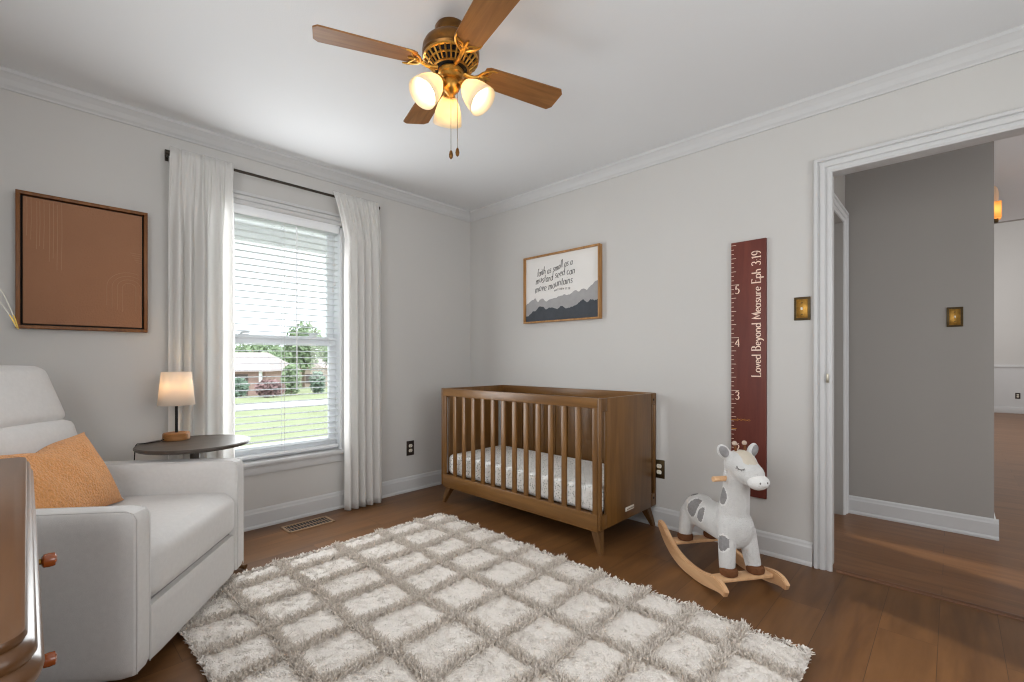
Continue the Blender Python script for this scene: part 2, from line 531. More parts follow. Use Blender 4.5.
# strokes in an em where x-height = .5, cap / ascender height = 1
G = {
    ' ': (0.3, []),
    'a': (0.52, [arc(.22, .25, .2, .25, 20, 340), [(.42, .5), (.42, .08), (.5, .02)]]),
    'b': (0.52, [[(.06, 1), (.06, 0)], arc(.26, .25, .2, .25, 160, -160)]),
    'c': (0.46, [arc(.24, .25, .21, .25, 50, 320)]),
    'd': (0.54, [arc(.22, .25, .2, .25, 20, 340), [(.43, 1), (.43, .06), (.5, .02)]]),
    'e': (0.46, [[(.05, .27), (.41, .27)], arc(.23, .25, .19, .25, 5, 315)]),
    'f': (0.34, [[(.34, .9), (.28, 1), (.19, .95), (.16, .8), (.16, 0)], [(.03, .5), (.3, .5)]]),
    'h': (0.52, [[(.06, 1), (.06, 0)], [(.06, .3), (.15, .46), (.28, .5), (.4, .4), (.42, .25), (.42, 0)]]),
    'i': (0.18, [[(.07, .5), (.07, 0)], [(.06, .7), (.09, .74)]]),
    'l': (0.2, [[(.07, 1), (.07, .08), (.14, .01)]]),
    'm': (0.76, [[(.06, .5), (.06, 0)], [(.06, .3), (.13, .46), (.23, .5), (.33, .4), (.35, .25), (.35, 0)], [(.35, .3), (.43, .46), (.53, .5), (.63, .4), (.66, .25), (.66, 0)]]),
    'n': (0.52, [[(.06, .5), (.06, 0)], [(.06, .3), (.15, .46), (.28, .5), (.4, .4), (.42, .25), (.42, 0)]]),
    'o': (0.5, [arc(.24, .25, .2, .25, 0, 360, 18)]),
    'p': (0.52, [[(.06, .5), (.06, -.32)], arc(.26, .25, .2, .25, 160, -160)]),
    'r': (0.36, [[(.06, .5), (.06, 0)], [(.06, .3), (.14, .45), (.24, .5), (.32, .47)]]),
    's': (0.4, [[(.34, .42), (.27, .49), (.17, .5), (.08, .44), (.08, .34), (.17, .27), (.27, .22), (.34, .15), (.32, .05), (.22, 0), (.12, .01), (.04, .08)]]),
    't': (0.34, [[(.15, .8), (.15, .1), (.21, .01), (.31, .04)], [(.02, .5), (.3, .5)]]),
    'u': (0.52, [[(.06, .5), (.06, .15), (.13, .02), (.24, 0), (.36, .1), (.42, .24)], [(.42, .5), (.42, 0)]]),
    'v': (0.46, [[(.04, .5), (.22, 0), (.41, .5)]]),
    'y': (0.46, [[(.04, .5), (.23, .03)], [(.42, .5), (.2, -.15), (.1, -.3), (.0, -.3)]]),
    'w': (0.66, [[(.03, .5), (.17, 0), (.32, .5), (.47, 0), (.62, .5)]]),
    'L': (0.55, [[(.1, 1), (.1, 0), (.5, 0), (.5, .12)], [(.02, 1), (.2, 1)]]),
    'B': (0.62, [[(.1, 1), (.1, 0)], [(.02, 1), (.32, 1), (.47, .9), (.47, .66), (.34, .54), (.1, .54)], [(.34, .54), (.52, .42), (.54, .16), (.4, .01), (.02, 0)]]),
    'M': (0.86, [[(.08, 0), (.12, 1), (.42, .1), (.72, 1), (.77, 0)]]),
    'E': (0.56, [[(.1, 1), (.1, 0)], [(.02, 1), (.48, 1), (.48, .9)], [(.1, .53), (.38, .53)], [(.02, 0), (.5, 0), (.5, .12)]]),
    'A': (0.7, [[(.03, 0), (.34, 1), (.65, 0)], [(.16, .36), (.52, .36)]]),
    'T': (0.62, [[(.3, 1), (.3, 0)], [(.02, 1), (.58, 1)]]),
    'H': (0.68, [[(.08, 1), (.08, 0)], [(.56, 1), (.56, 0)], [(.08, .52), (.56, .52)]]),
    'W': (0.9, [[(.03, 1), (.24, 0), (.44, .9), (.64, 0), (.85, 1)]]),
    ':': (0.2, [[(.06, .42), (.09, .46)], [(.06, .03), (.09, .07)]]),
    '0': (0.6, [arc(.27, .5, .23, .5, 0, 360, 22)]),
    '1': (0.34, [[(.06, .82), (.18, 1), (.18, 0)], [(.06, 0), (.3, 0)]]),
    '2': (0.58, [[(.06, .76), (.1, .93), (.26, 1), (.42, .92), (.46, .72), (.36, .48), (.05, 0), (.5, 0), (.5, .1)]]),
    '3': (0.56, [[(.07, .85), (.17, .98), (.3, 1), (.43, .9), (.44, .7), (.34, .56), (.2, .53)], [(.2, .53), (.4, .48), (.48, .28), (.4, .06), (.24, 0), (.05, .12)]]),
    '4': (0.6, [[(.42, 0), (.42, 1), (.04, .3), (.54, .3)]]),
    '5': (0.58, [[(.46, 1), (.14, 1), (.1, .56), (.26, .63), (.42, .55), (.49, .34), (.42, .1), (.24, 0), (.05, .1)]]),
    '7': (0.54, [[(.04, .88), (.04, 1), (.49, 1), (.2, 0)]]),
    '9': (0.58, [arc(.26, .69, .2, .3, 0, 360, 18), [(.46, .68), (.44, .35), (.34, .1), (.16, 0)]]),
}


def text_width(t, h, track=0.0):
    return sum(G[c][0] + track for c in t) * h


def pen_text(mb, t, h, to3d, thick, thin, slant=0.0, track=0.0, lift=0.0006, wob=0.0, caps_scale=1.0):
    """Draws text with a broad-nib pen: down strokes thick, cross strokes thin."""
    x0 = 0.0
    for ch in t:
        w, strokes = G[ch]
        dy = (random.random() - .5) * wob * h
        for st in strokes:
            pts = [((x0 + px + slant * py) * h, py * h + dy) for px, py in st]
            # resample
            rs = [pts[0]]
            for a, b in zip(pts[:-1], pts[1:]):
                rs.append(((a[0] + b[0]) / 2, (a[1] + b[1]) / 2))
                rs.append(b)
            L, R = [], []
            for i, p in enumerate(rs):
                q0, q1 = rs[max(i - 1, 0)], rs[min(i + 1, len(rs) - 1)]
                dx, dz = q1[0] - q0[0], q1[1] - q0[1]
                ln = math.hypot(dx, dz) or 1e-9
                vert = abs(dz) / ln
                hw = 0.5 * (thin + (thick - thin) * vert ** 1.3)
                nx, nz = -dz / ln, dx / ln
                L.append(to3d(p[0] + nx * hw, p[1] + nz * hw, lift))
                R.append(to3d(p[0] - nx * hw, p[1] - nz * hw, lift))
            for i in range(len(rs) - 1):
                mb.quad(L[i], L[i + 1], R[i + 1], R[i])
        x0 += w + track
    return x0 * h


# ------------------------------------------------------------------ camera
CAM = Vector((-2.826, -3.244, 1.08))
cam = bpy.data.cameras.new('camera')
co = bpy.data.objects.new('camera', cam)
COL.objects.link(co)
HEAD = math.radians(43.6)
co.location = CAM
co.rotation_euler = (PI / 2, 0, HEAD - PI / 2)
cam.sensor_width = 36.0
cam.sensor_fit = 'HORIZONTAL'
cam.lens = 462.5 / 1024 * 36.0
cam.shift_y = -(341 - 360.2) / 1024 * 1.0
cam.clip_start = 0.05
cam.clip_end = 400
SC.camera = co

# ------------------------------------------------------------------ the room
XR = 0.02      # face of the doorway wall
XL = -3.52     # face of the unseen wall beside the armchair
YN = -4.25     # face of the unseen wall behind the camera
H = 2.44
WT = 0.12

mb = MB()
mb.box((XL - .1, YN - .1, -.06), (XR + .05, 0.05, 0.0))
struct(mb, 'floor', M['floor'])
mb = MB()
mb.box((XL - .15, YN - .15, H), (XR + WT, 0.16, H + .08))
struct(mb, 'ceiling', M['ceiling'])

# window wall with its opening
WX0, WX1, WZ0, WZ1 = -2.03, -1.23, 0.43, 2.06
mb = MB()
mb.box((XL - .12, 0, 0), (WX0, .14, H))
mb.box((WX1, 0, 0), (XR + WT, .14, H))
mb.box((WX0, 0, 0), (WX1, .14, WZ0))
mb.box((WX0, 0, WZ1), (WX1, .14, H))
struct(mb, 'wall_window', M['wall'])

# doorway wall
DY0, DY1, DZ = -3.62, -2.80, 2.042
mb = MB()
mb.box((XR, DY1 + .026, 0), (XR + WT, 0, H))
mb.box((XR, YN - .1, 0), (XR + WT, DY0 - .026, H))
mb.box((XR, DY0 - .026, DZ + .026), (XR + WT, DY1 + .026, H))
struct(mb, 'wall_doorway', M['wall'])

# unseen walls, each with an opening added to let a fill light in
LW = (-3.3, -1.75, 1.0, 2.1)   # y0, y1, z0, z1 in the left wall
mb = MB()
mb.box((XL - .12, YN - .1, 0), (XL, LW[0], H))
mb.box((XL - .12, LW[1], 0), (XL, 0, H))
mb.box((XL - .12, LW[0], 0), (XL, LW[1], LW[2]))
mb.box((XL - .12, LW[0], LW[3]), (XL, LW[1], H))
struct(mb, 'wall_left', M['wall'])
NW = (-2.6, -0.7, 0.8, 2.15)  # opening put in for the near fill light
mb = MB()
mb.box((XL, YN - .12, 0), (NW[0], YN, H))
mb.box((NW[1], YN - .12, 0), (XR, YN, H))
mb.box((NW[0], YN - .12, 0), (NW[1], YN, NW[2]))
mb.box((NW[0], YN - .12, NW[3]), (NW[1], YN, H))
struct(mb, 'wall_near', M['wall'])


def moulding(name, a, b, nrm, prof, mat):
    """prof: (out, z) polygon swept from a to b along a wall with inward normal nrm."""
    a, b, nrm = Vector(a), Vector(b), Vector(nrm)
    m = MB()
    lo = [m.bm.verts.new(a + nrm * o + Vector((0, 0, z))) for o, z in prof]
    hi = [m.bm.verts.new(b + nrm * o + Vector((0, 0, z))) for o, z in prof]
    n = len(prof)
    m.bm.faces.new(lo)
    m.bm.faces.new(list(reversed(hi)))
    for k in range(n):
        k2 = (k + 1) % n
        m.bm.faces.new((lo[k], hi[k], hi[k2], lo[k2]))
    return m.build(name, mat, smooth=False, kind='structure')


BASE = [(0, 0), (.020, 0), (.020, .012), (.016, .020), (.014, .022), (.014, .095), (.010, .104), (.008, .115), (.003, .122), (0, .124)]
CROWN = [(0, 2.36), (.008, 2.36), (.012, 2.368), (.022, 2.378), (.034, 2.40), (.05, 2.418), (.058, 2.424), (.06, 2.44), (0, 2.44)]
moulding('baseboard_window', (XL, 0, 0), (XR, 0, 0), (0, -1, 0), BASE, M['trim'])
moulding('baseboard_doorway', (XR, 0, 0), (XR, -2.714, 0), (-1, 0, 0), BASE, M['trim'])
moulding('baseboard_left', (XL, YN, 0), (XL, 0, 0), (1, 0, 0), BASE, M['trim'])
moulding('trim_1', (XL, 0, 0), (XR, 0, 0), (0, -1, 0), CROWN, M['trim'])
moulding('trim_2', (XR, 0, 0), (XR, YN, 0), (-1, 0, 0), CROWN, M['trim'])
moulding('trim_3', (XL, YN, 0), (XL, 0, 0), (1, 0, 0), CROWN, M['trim'])

# door casing (mitred flat-and-bead profile) and jamb lining
CW = 0.080
CAS = [(0, 0), (0, .008), (.010, .014), (.020, .014), (.022, .008), (.028, .008), (.032, .016), (.050, .020), (.053, .013), (.058, .013), (.062, .024), (.076, .024), (CW, .016), (CW, 0)]   # (distance from opening, out)


def casing_frame(name, plane, x, sgn, y_in0, y_in1, ztop, mat, zbot=0.0, four=False):
    """Mitred casing round an opening lying in the plane x=const ('x') or y=const ('y')."""
    m = MB()

    def P3(u, z, out):
        return (x + sgn * out, u, z) if plane == 'x' else (u, x + sgn * out, z)
    loops = []
    for d, out in CAS:
        pts = [P3(y_in0 - d, zbot - (d if four else 0), out), P3(y_in0 - d, ztop + d, out), P3(y_in1 + d, ztop + d, out), P3(y_in1 + d, zbot - (d if four else 0), out)]
        loops.append([m.bm.verts.new(p) for p in pts])
    for a, b in zip(loops[:-1], loops[1:]):
        for k in range(4 if four else 3):
            k2 = (k + 1) % 4
            m.bm.faces.new((a[k], a[k2], b[k2], b[k]))
    return m.build(name, mat, smooth=False, kind='structure')


casing_frame('trim_4', 'x', XR, -1, DY0, DY1, DZ, M['trim'])
casing_frame('trim_5', 'x', XR + WT, 1, DY0 - .03, DY1 + .03, DZ + .03, M['trim'])
mb = MB()
mb.box((XR - .002, DY1 + .012, 0), (XR + WT + .002, DY1 + .026, DZ + .012), .002)
mb.box((XR - .002, DY0 - .026, 0), (XR + WT + .002, DY0 - .012, DZ + .012), .002)
mb.box((XR - .002, DY0 - .026, DZ + .012), (XR + WT + .002, DY1 + .026, DZ + .026), .002)
struct(mb, 'door_1', M['trim'])
mb = MB()
mb.box((XR - .027, DY1 + .012, .965), (XR - .0235, DY1 + .024, 1.012), .001)
o = mb.build('strike_plate', M['steel'])
tag(o, 'small metal strike plate on the white door casing', 'strike plate')
mb = MB()
mb.prism([(-.022, 0), (-.016, .007), (0, .010), (.016, .007), (.022, 0)], DY0 + .016, DY1 - .016,
         Matrix(((1, 0, 0, XR + .02), (0, 0, 1, 0), (0, 1, 0, 0), (0, 0, 0, 1))))
struct(mb, 'trim_6', M['strip'])

# ------------------------------------------------------------------ hall and the room beyond it
HX = 1.20
HY = -3.426
mb = MB()
mb.box((XR + .05, -8.2, -.06), (11.2, -2.5, 0.0))
struct(mb, 'floor_hall', M['hall_floor'])
mb = MB()
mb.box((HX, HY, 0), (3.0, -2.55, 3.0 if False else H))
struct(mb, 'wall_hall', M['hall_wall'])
mb = MB()
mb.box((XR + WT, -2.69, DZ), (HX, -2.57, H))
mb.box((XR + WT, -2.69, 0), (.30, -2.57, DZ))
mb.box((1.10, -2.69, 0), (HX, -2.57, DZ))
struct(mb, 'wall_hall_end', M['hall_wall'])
casing_frame('trim_7', 'y', -2.69, -1, .30, 1.112, DZ, M['trim'])
mb = MB()
mb.box((.302, -2.64, .01), (1.098, -2.60, DZ - .003), .003)
for (a, b, c, d) in ((.40, .65, .2, .85), (.75, 1.0, .2, .85), (.40, .65, 1.0, 1.9), (.75, 1.0, 1.0, 1.9)):
    mb.box((a, -2.648, c), (b, -2.638, d), .006)
struct(mb, 'door_2', M['trim'])
moulding('baseboard_hall', (HX, -2.70, 0), (HX, HY - .020, 0), (-1, 0, 0), BASE, M['trim'])
moulding('baseboard_hall_return', (HX + .0005, HY, 0), (3.0, HY, 0), (0, -1, 0), BASE, M['trim'])
mb = MB()
mb.box((XR + WT, -8.2, H), (3.77, -2.5, H + .08))
struct(mb, 'ceiling_hall', M['ceiling'])
mb = MB()
mb.box((3.77, -8.2, H), (3.84, -2.5, 4.6))
struct(mb, 'wall_bulkhead', M['hall_wall'])
mb = MB()
mb.box((3.70, -8.2, 4.6), (11.2, -1.9, 4.68))
struct(mb, 'ceiling_living', M['ceiling'])
mb = MB()
mb.box((11.0, -8.2, 0), (11.12, -1.9, 4.6))
struct(mb, 'wall_far', M['wall'])
mb = MB()
mb.box((10.985, -8.2, 0), (11.0, -1.9, .93))
mb.box((10.965, -8.2, .93), (11.0, -1.9, .985), .006)
mb.box((10.97, -8.2, 0), (11.0, -1.9, .13), .004)
struct(mb, 'trim_8', M['trim'])
mb = MB()
mb.box((3.0, -2.62, 0), (11.0, -2.5, 4.6))
struct(mb, 'wall_living_side', M['wall'])
mb = MB()
mb.box((XR + WT, -8.3, 0), (11.2, -8.2, 4.6))
struct(mb, 'wall_living_opposite', M['wall'])


def outlet(name, label, loc, rz, plate, group=None):
    """Local frame: plate lies in the x-z plane and faces -y; rz turns it."""
    t = thing(name, label, 'outlet', loc, rz, group or 'wall outlets')
    m = MB()
    m.box((-.036, -.006, -.06), (.036, 0, .06), .003)
    m.build('cover_plate', plate, t)
    for k in (1, -1):
        m = MB()
        m.prism([(.017 * math.cos(a), max(-.0125, min(.0125, .017 * math.sin(a)))) for a in [2 * PI * i / 24 for i in range(24)]], 0, .003,
                Matrix(((1, 0, 0, 0), (0, 0, -1, -.0055), (0, 1, 0, k * .0195), (0, 0, 0, 1))))
        m.mi = 1
        for dx, hh in ((-.006, .004), (.006, .0035)):
            m.box((dx - .001, -.0092, k * .0195 + .001 - hh / 2), (dx + .001, -.0082, k * .0195 + .003 + hh / 2))
        m.box((-.002, -.0092, k * .0195 - .009), (.002, -.0082, k * .0195 - .005))
        m.build('receptacle', [M['ivory'], M['black']], t)
    m = MB()
    m.ball((0, -.0065, 0), (.0035, .0015, .0035), 12)
    m.build('screw', M['brass'], t)
    return t


def switch(name, label, loc, rz, big=False):
    t = thing(name, label, 'light switch', loc, rz, 'brass light switches')
    m = MB()
    m.box((-.038, -.006, -.062), (.038, 0, .062), .004)
    m.build('cover_plate', M['brass_dark'], t)
    m = MB()
    m.box((-.026, -.0085, -.050), (.026, -.005, .050), .003)
    m.build('raised_panel', M['brass'], t)
    m = MB()
    m.box((-.0045, -.020, -.004), (.0045, -.008, .010), .002, xf=xform((0, 0, 0), (0.25, 0, 0)))
    m.build('toggle', M['ivory'], t)
    for k in (1, -1):
        m = MB()
        m.ball((0, -.0088, k * .030), (.0035, .0015, .0035), 12)
        m.build('screw', M['brass_dark'], t)
    return t


outlet('wall_outlet', 'dark wall outlet between the right curtain and the crib', (-.640, 0, .355), 0, M['outlet_plate'])
outlet('wall_outlet', 'brown wall outlet low on the wall just behind the right end of the crib', (XR, -1.862, .372), -PI / 2, M['brass_dark'])
outlet('wall_outlet', 'small outlet on the white panelling of the far wall through the doorway', (10.985, -4.20, .36), -PI / 2, M['outlet_plate'])
switch('light_switch', 'antique brass light switch plate between the growth ruler and the door casing', (XR, -2.666, 1.354), -PI / 2)
switch('light_switch', 'brass light switch plate on the hall wall seen through the doorway', (HX, -3.255, 1.352), -PI / 2)

# sconce on the hall return wall
t = thing('wall_sconce', 'lit amber wall sconce peeking past the hall wall corner', 'wall light', (2.0, HY, 2.10))
m = MB(); m.box((-.05, -.012, .0), (.05, 0, .20), .003); m.build('back_plate', M['brass_dark'], t)
m = MB(); m.box((-.045, -.072, -.002), (.045, -.012, .118), .004); m.build('amber_box', M['amber_glass'], t)
m = MB()
m.lathe([(.017, .118), (.024, .14), (.024, .19), (.016, .225), (.004, .24)], 20, xform((0, -.036, 0)))
m.build('peach_shade', M['peach_glass'], t)
m = MB(); m.ball((0, -.042, .06), .016, 12); m.build('bulb', M['bulb'], t)
m = MB(); m.box((-.02, -.058, -.028), (.02, -.03, -.001), .003); m.build('bottom_cap', M['brass_dark'], t)

t = thing('framed_picture', 'dark framed picture seen edge-on at the hall wall corner', 'picture', (2.65, HY, 1.46))
m = MB()
for lo, hi in (((-.2, -.028, 0), (.2, 0, .025)), ((-.2, -.028, .375), (.2, 0, .40)), ((-.2, -.028, .025), (-.175, 0, .375)), ((.175, -.028, .025), (.2, 0, .375))):
    m.box(lo, hi, .002)
m.build('frame', M['black'], t)
m = MB(); m.box((-.176, -.012, .024), (.176, -.004, .376)); m.build('print', M['gray_art'], t)

# ------------------------------------------------------------------ window
casing_frame('trim_9', 'y', 0, -1, WX0, WX1, WZ1, M['trim'], zbot=WZ0)
mb = MB()
mb.box((WX0 - .11, -.045, .405), (WX1 + .11, .06, .432), .006)
mb.box((WX0 - .09, -.018, .345), (WX1 + .09, 0, .405), .004)
mb.box((WX0 - .09, -.026, .392), (WX1 + .09, 0, .405), .003)
struct(mb, 'trim_10', M['trim'])
mb = MB()
fr = .03
mb.box((WX0, 0, WZ0), (WX0 + .015, .14, WZ1))
mb.box((WX1 - .015, 0, WZ0), (WX1, .14, WZ1))
mb.box((WX0, 0, WZ1 - .015), (WX1, .14, WZ1))
mb.box((WX0, .05, WZ0), (WX1, .14, WZ0 + .02))
win = struct(mb, 'window_1', M['white_vinyl'])


def sash(y0, y1, z0, z1, name, st=.05, rb=.045, rt=.045):
    m = MB()
    x0, x1 = WX0 + .015, WX1 - .015
    m.box((x0, y0, z0), (x0 + st, y1, z1), .003)
    m.box((x1 - st, y0, z0), (x1, y1, z1), .003)
    m.box((x0 + st, y0, z0), (x1 - st, y1, z0 + rb), .003)
    m.box((x0 + st, y0, z1 - rt), (x1 - st, y1, z1), .003)
    so = m.build(name, M['white_vinyl'], win, kind='structure')
    m = MB()
    m.box((x0 + st, (y0 + y1) / 2 - .002, z0 + rb), (x1 - st, (y0 + y1) / 2 + .002, z1 - rt))
    m.build('pane', M['glass'], so, kind='structure')
    return so


sash(.098, .128, 1.20, WZ1 - .015, 'upper_sash', rb=.05)
lo_s = sash(.064, .094, WZ0 + .02, 1.245, 'lower_sash', rb=.06, rt=.055)
for lx in (-1.86, -1.42):
    m = MB()
    m.box((lx - .03, .058, 1.244), (lx + .03, .09, 1.252), .003)
    m.tube([(lx - .02, .07, 1.256), (lx, .062, 1.262), (lx + .035, .056, 1.262)], [.007, .007, .004], 8)
    m.build('sash_lock', M['white_vinyl'], lo_s)

# blinds, inside the opening
t = thing('window_blind', 'white horizontal slatted blind in the window between the curtains', 'blind', (0, 0, WZ0))
bx0, bx1 = WX0 + .02, WX1 - .02
m = MB()
m.box((bx0, .012, 2.045 - WZ0 - .040), (bx1, .05, 2.045 - WZ0), .004)
m.box((bx0 - .002, -.002, 2.045 - WZ0 - .044), (bx1 + .002, .012, 2.045 - WZ0), .004)
m.build('head_rail', M['white_vinyl'], t)
NS = 36
zs0, zs1 = .505, 1.992
slat0 = None
for k in range(NS):
    z = zs0 + (zs1 - zs0) * k / (NS - 1) - WZ0
    if slat0 is None:
        m = MB()
        m.grid(lambda u, v: (bx0 + (bx1 - bx0) * u, .031 + (v - .5) * .048, .0022 - .0022 * (2 * v - 1) ** 2 ), 3, 7)
        m.grid(lambda u, v: (bx0 + (bx1 - bx0) * u, .031 + (v - .5) * .048, -.0006 - .0022 * (2 * v - 1) ** 2 ), 3, 7)
        slat0 = m.build('slat', M['slat'], t, loc=(0, 0, z))
    else:
        copy_part(slat0, t, (0, 0, z))
m = MB()
m.box((bx0, .008, .447 - WZ0), (bx1, .056, .470 - WZ0), .006)
m.build('bottom_rail', M['white_vinyl'], t)
for cx in (-1.93, -1.63, -1.33):
    m = MB()
    for y in (.006, .056):
        m.tube([(cx, y, .46 - WZ0), (cx, y, 2.0 - WZ0)], .0011, 5)
    m.build('ladder_cord', M['cord'], t)
m = MB()
m.tube([(-1.555, -.006, 1.99 - WZ0), (-1.555, -.010, 1.9 - WZ0), (-1.555, -.010, .88 - WZ0)], .0042, 8)
m.build('tilt_wand', M['white_vinyl'], t)
m = MB()
for dx in (0, .012):
    m.tube([(-1.30 + dx, -.007, 1.98 - WZ0), (-1.30 + dx, -.007, 1.60 - WZ0 + dx * 4)], .0012, 5)
    m.lathe([(.003, .03), (.008, .02), (.008, .004), (.003, 0)], 10, xform((-1.30 + dx, -.007, 1.57 - WZ0 + dx * 4)))
m.build('lift_cord', M['cord'], t)

# curtain rod
RZ = 2.236
t = thing('curtain_rod', 'thin dark metal curtain rod above the window', 'curtain rod', (-1.63, -.085, RZ))
m = MB()
m.tube([(-.64, 0, 0), (.63, 0, 0)], .0085, 12)
m.tube([(-.30, 0, 0), (.645, 0, 0)], .0070, 12)
m.build('rod', M['rod'], t)
for sx in (-.655, .645):
    m = MB()
    m.lathe([(.0, -.014), (.013, -.012), (.013, .012), (.0, .014)], 14, xform((sx, 0, 0), (0, PI / 2, 0)))
    m.build('end_cap', M['rod'], t)
for sx in (-.645, .632):
    m = MB()
    m.box((sx - .009, .078, -.022), (sx + .009, .085, .022), .002)
    m.tube([(sx, .08, 0), (sx, .012, -.004), (sx, .0, -.013)], .005, 8)
    m.build('bracket', M['rod'], t)


def curtain(name, label, xa0, xb0, xa1, xb1, nf, ph, lean=0.0, seed=1, amp=.020):
    """xa/xb: left/right edges at the top (0) and at the floor (1)."""
    r = random.Random(seed)
    t = thing(name, label, 'curtain', ((xa1 + xb1) / 2, -.085, 0.0), 0, 'white curtains at the window')
    ox = (xa1 + xb1) / 2
    NU, NV = 150, 44
    ZT, ZB = RZ + .030, .008
    jit = [r.uniform(-.35, .35) for _ in range(nf + 2)]
    amp_j = [r.uniform(.65, 1.15) for _ in range(nf + 2)]

    ww = [r.uniform(.7, 1.5) for _ in range(nf)]
    cum = [0]
    for q in ww:
        cum.append(cum[-1] + q / sum(ww))
    f1, f2 = r.uniform(0, 6), r.uniform(0, 6)

    def f(u, v):
        z = ZT + (ZB - ZT) * v
        k = min(1.0, max(0.0, (v - .02) / .22))
        k = k * k * (3 - 2 * k)
        e = min(1.0, v / .14) ** .8
        xa, xb = xa0 + (xa1 - xa0) * e, xb0 + (xb1 - xb0) * e
        ii = 0
        while ii < nf - 1 and u > cum[ii + 1]:
            ii += 1
        i = ii + (u - cum[ii]) / (cum[ii + 1] - cum[ii])
        p = 2 * PI * i + ph + .25 * math.sin(2.2 * v + ii)
        a = (.004 + amp * k + .008 * v) * (amp_j[ii] + (amp_j[ii + 1] - amp_j[ii]) * (i - ii))
        y = -.013 * (1 - k) - .004 * k
        y += a * (math.sin(p) + .25 * math.sin(2 * p + 1.1))
        g = (1 - k) * (1 if v > .03 else .7)
        y += g * (.0065 * math.sin(2 * PI * u * nf * 1.7 + f1) + .0045 * math.sin(2 * PI * u * nf * 2.9 + f2 + 2 * v))
        y += -.014 * lean * v
        y = max(-.075, min(.052, y))
        x = xa + (xb - xa) * u + .007 * k * math.cos(p) + .003 * math.sin(5 * u + 3 * v)
        dz = abs(z - RZ)
        if dz < .03:
            y = min(y, -.0125 - .002 * math.sin(40 * u))
        return (x - ox, y, z)
    m = MB()
    m.grid(f, NU, NV)
    o = m.build('panel', M['curtain'], t, angle=180)
    md = o.modifiers.new('thick', 'SOLIDIFY')
    md.thickness = .002
    return t


curtain('curtain', 'white linen curtain left of the window, behind the small lamp', -2.276, -1.960, -2.285, -1.958, 5, .4, 0, 3)
curtain('curtain', 'white linen curtain right of the window, hanging to the floor', -1.345, -.988, -1.250, -.955, 5, 2.2, 1.0, 8, .015)

# floor vent
t = thing('floor_vent', 'beige metal floor vent in front of the window baseboard', 'floor vent', (-1.548, -.180, 0))
m = MB()
x0, x1, y0, y1 = -.15, .15, -.072, .072
for lo, hi in (((x0, y0, 0), (x1, y0 + .014, .006)), ((x0, y1 - .014, 0), (x1, y1, .006)), ((x0, y0, 0), (x0 + .016, y1, .006)), ((x1 - .016, y0, 0), (x1, y1, .006))):
    m.box(lo, hi, .002)
m.build('frame', M['vent'], t)
m = MB()
for k in range(13):
    xx = x0 + .028 + k * (x1 - x0 - .056) / 12
    m.box((xx - .0018, y0 + .012, .001), (xx + .0018, y1 - .012, .0026), .0006)
m.box((x0 + .02, -.003, .001), (x1 - .02, .003, .0034), .0008)
m.build('grille', M['vent'], t)
m = MB(); m.box((x0 + .01, y0 + .01, .0002), (x1 - .01, y1 - .01, .0012)); m.build('opening', M['black'], t)

# ------------------------------------------------------------------ pictures
# terracotta canvas on the window wall
ax0, ax1, az0, az1 = -2.862, -2.366, 1.232, 1.888
t = thing('framed_canvas', 'terracotta canvas in a walnut float frame above the armchair', 'picture', ((ax0 + ax1) / 2, 0, az0))
w2, hh = (ax1 - ax0) / 2, az1 - az0
m = MB()
fw, fd = .016, .045
m.box((-w2, -fd, 0), (w2, 0, fw), .002)
m.box((-w2, -fd, hh - fw), (w2, 0, hh), .002)
m.box((-w2, -fd, fw), (-w2 + fw, 0, hh - fw), .002)
m.box((w2 - fw, -fd, fw), (w2, 0, hh - fw), .002)
m.build('frame', M['walnut'], t)
m = MB(); m.box((-w2 + fw - .002, -.012, fw - .002), (w2 - fw + .002, -.004, hh - fw + .002)); m.build('backing', M['black'], t)
m = MB()
gp = fw + .008
m.box((-w2 + gp, -.040, gp), (w2 - gp, -.010, hh - gp), .003)
m.mi = 1
rr = random.Random(4)
for k in range(9):
    x = -w2 + gp + .015 + k * .0145 + rr.uniform(-.003, .003)
    zt = hh - gp - rr.uniform(.004, .02)
    zb = hh - gp - .16 - .017 * k - rr.uniform(0, .07)
    m.tube([(x, -.0398, zt), (x + .001, -.0404, (zt + zb) / 2), (x - .001, -.0398, zb)], .0012, 5)
acx, acz = w2 - gp - .055, .155
for k in range(4):
    ra = .028 + .021 * k
    pts = [(acx - ra, -.0398, acz - .05 + .01 * k)] + [(acx + ra * math.cos(a), -.0401, acz + .08 + ra * .9 * math.sin(a)) for a in [PI - PI * i / 14 for i in range(15)]] + [(acx + ra, -.0398, acz - .05 - .02 * k)]
    pts = [p for p in pts if p[0] < w2 - gp - .003]
    m.tube(pts, .0012, 5)
for k in range(5):
    z = acz + .27 - .012 * k
    m.tube([(w2 - gp - .05 + .006 * k, -.0396, z), (w2 - gp - .003, -.0399, z - .002)], .0012, 5)
m.build('canvas', [M['terracotta'], M['terracotta_line']], t)


# scripture print over the crib
def wall_r(y0, z0, x=XR):
    """Plane of the doorway wall: u runs to the viewer's right (towards -y), w up, lift out of the wall."""
    return lambda u, w, lift: (-lift, -u, w)


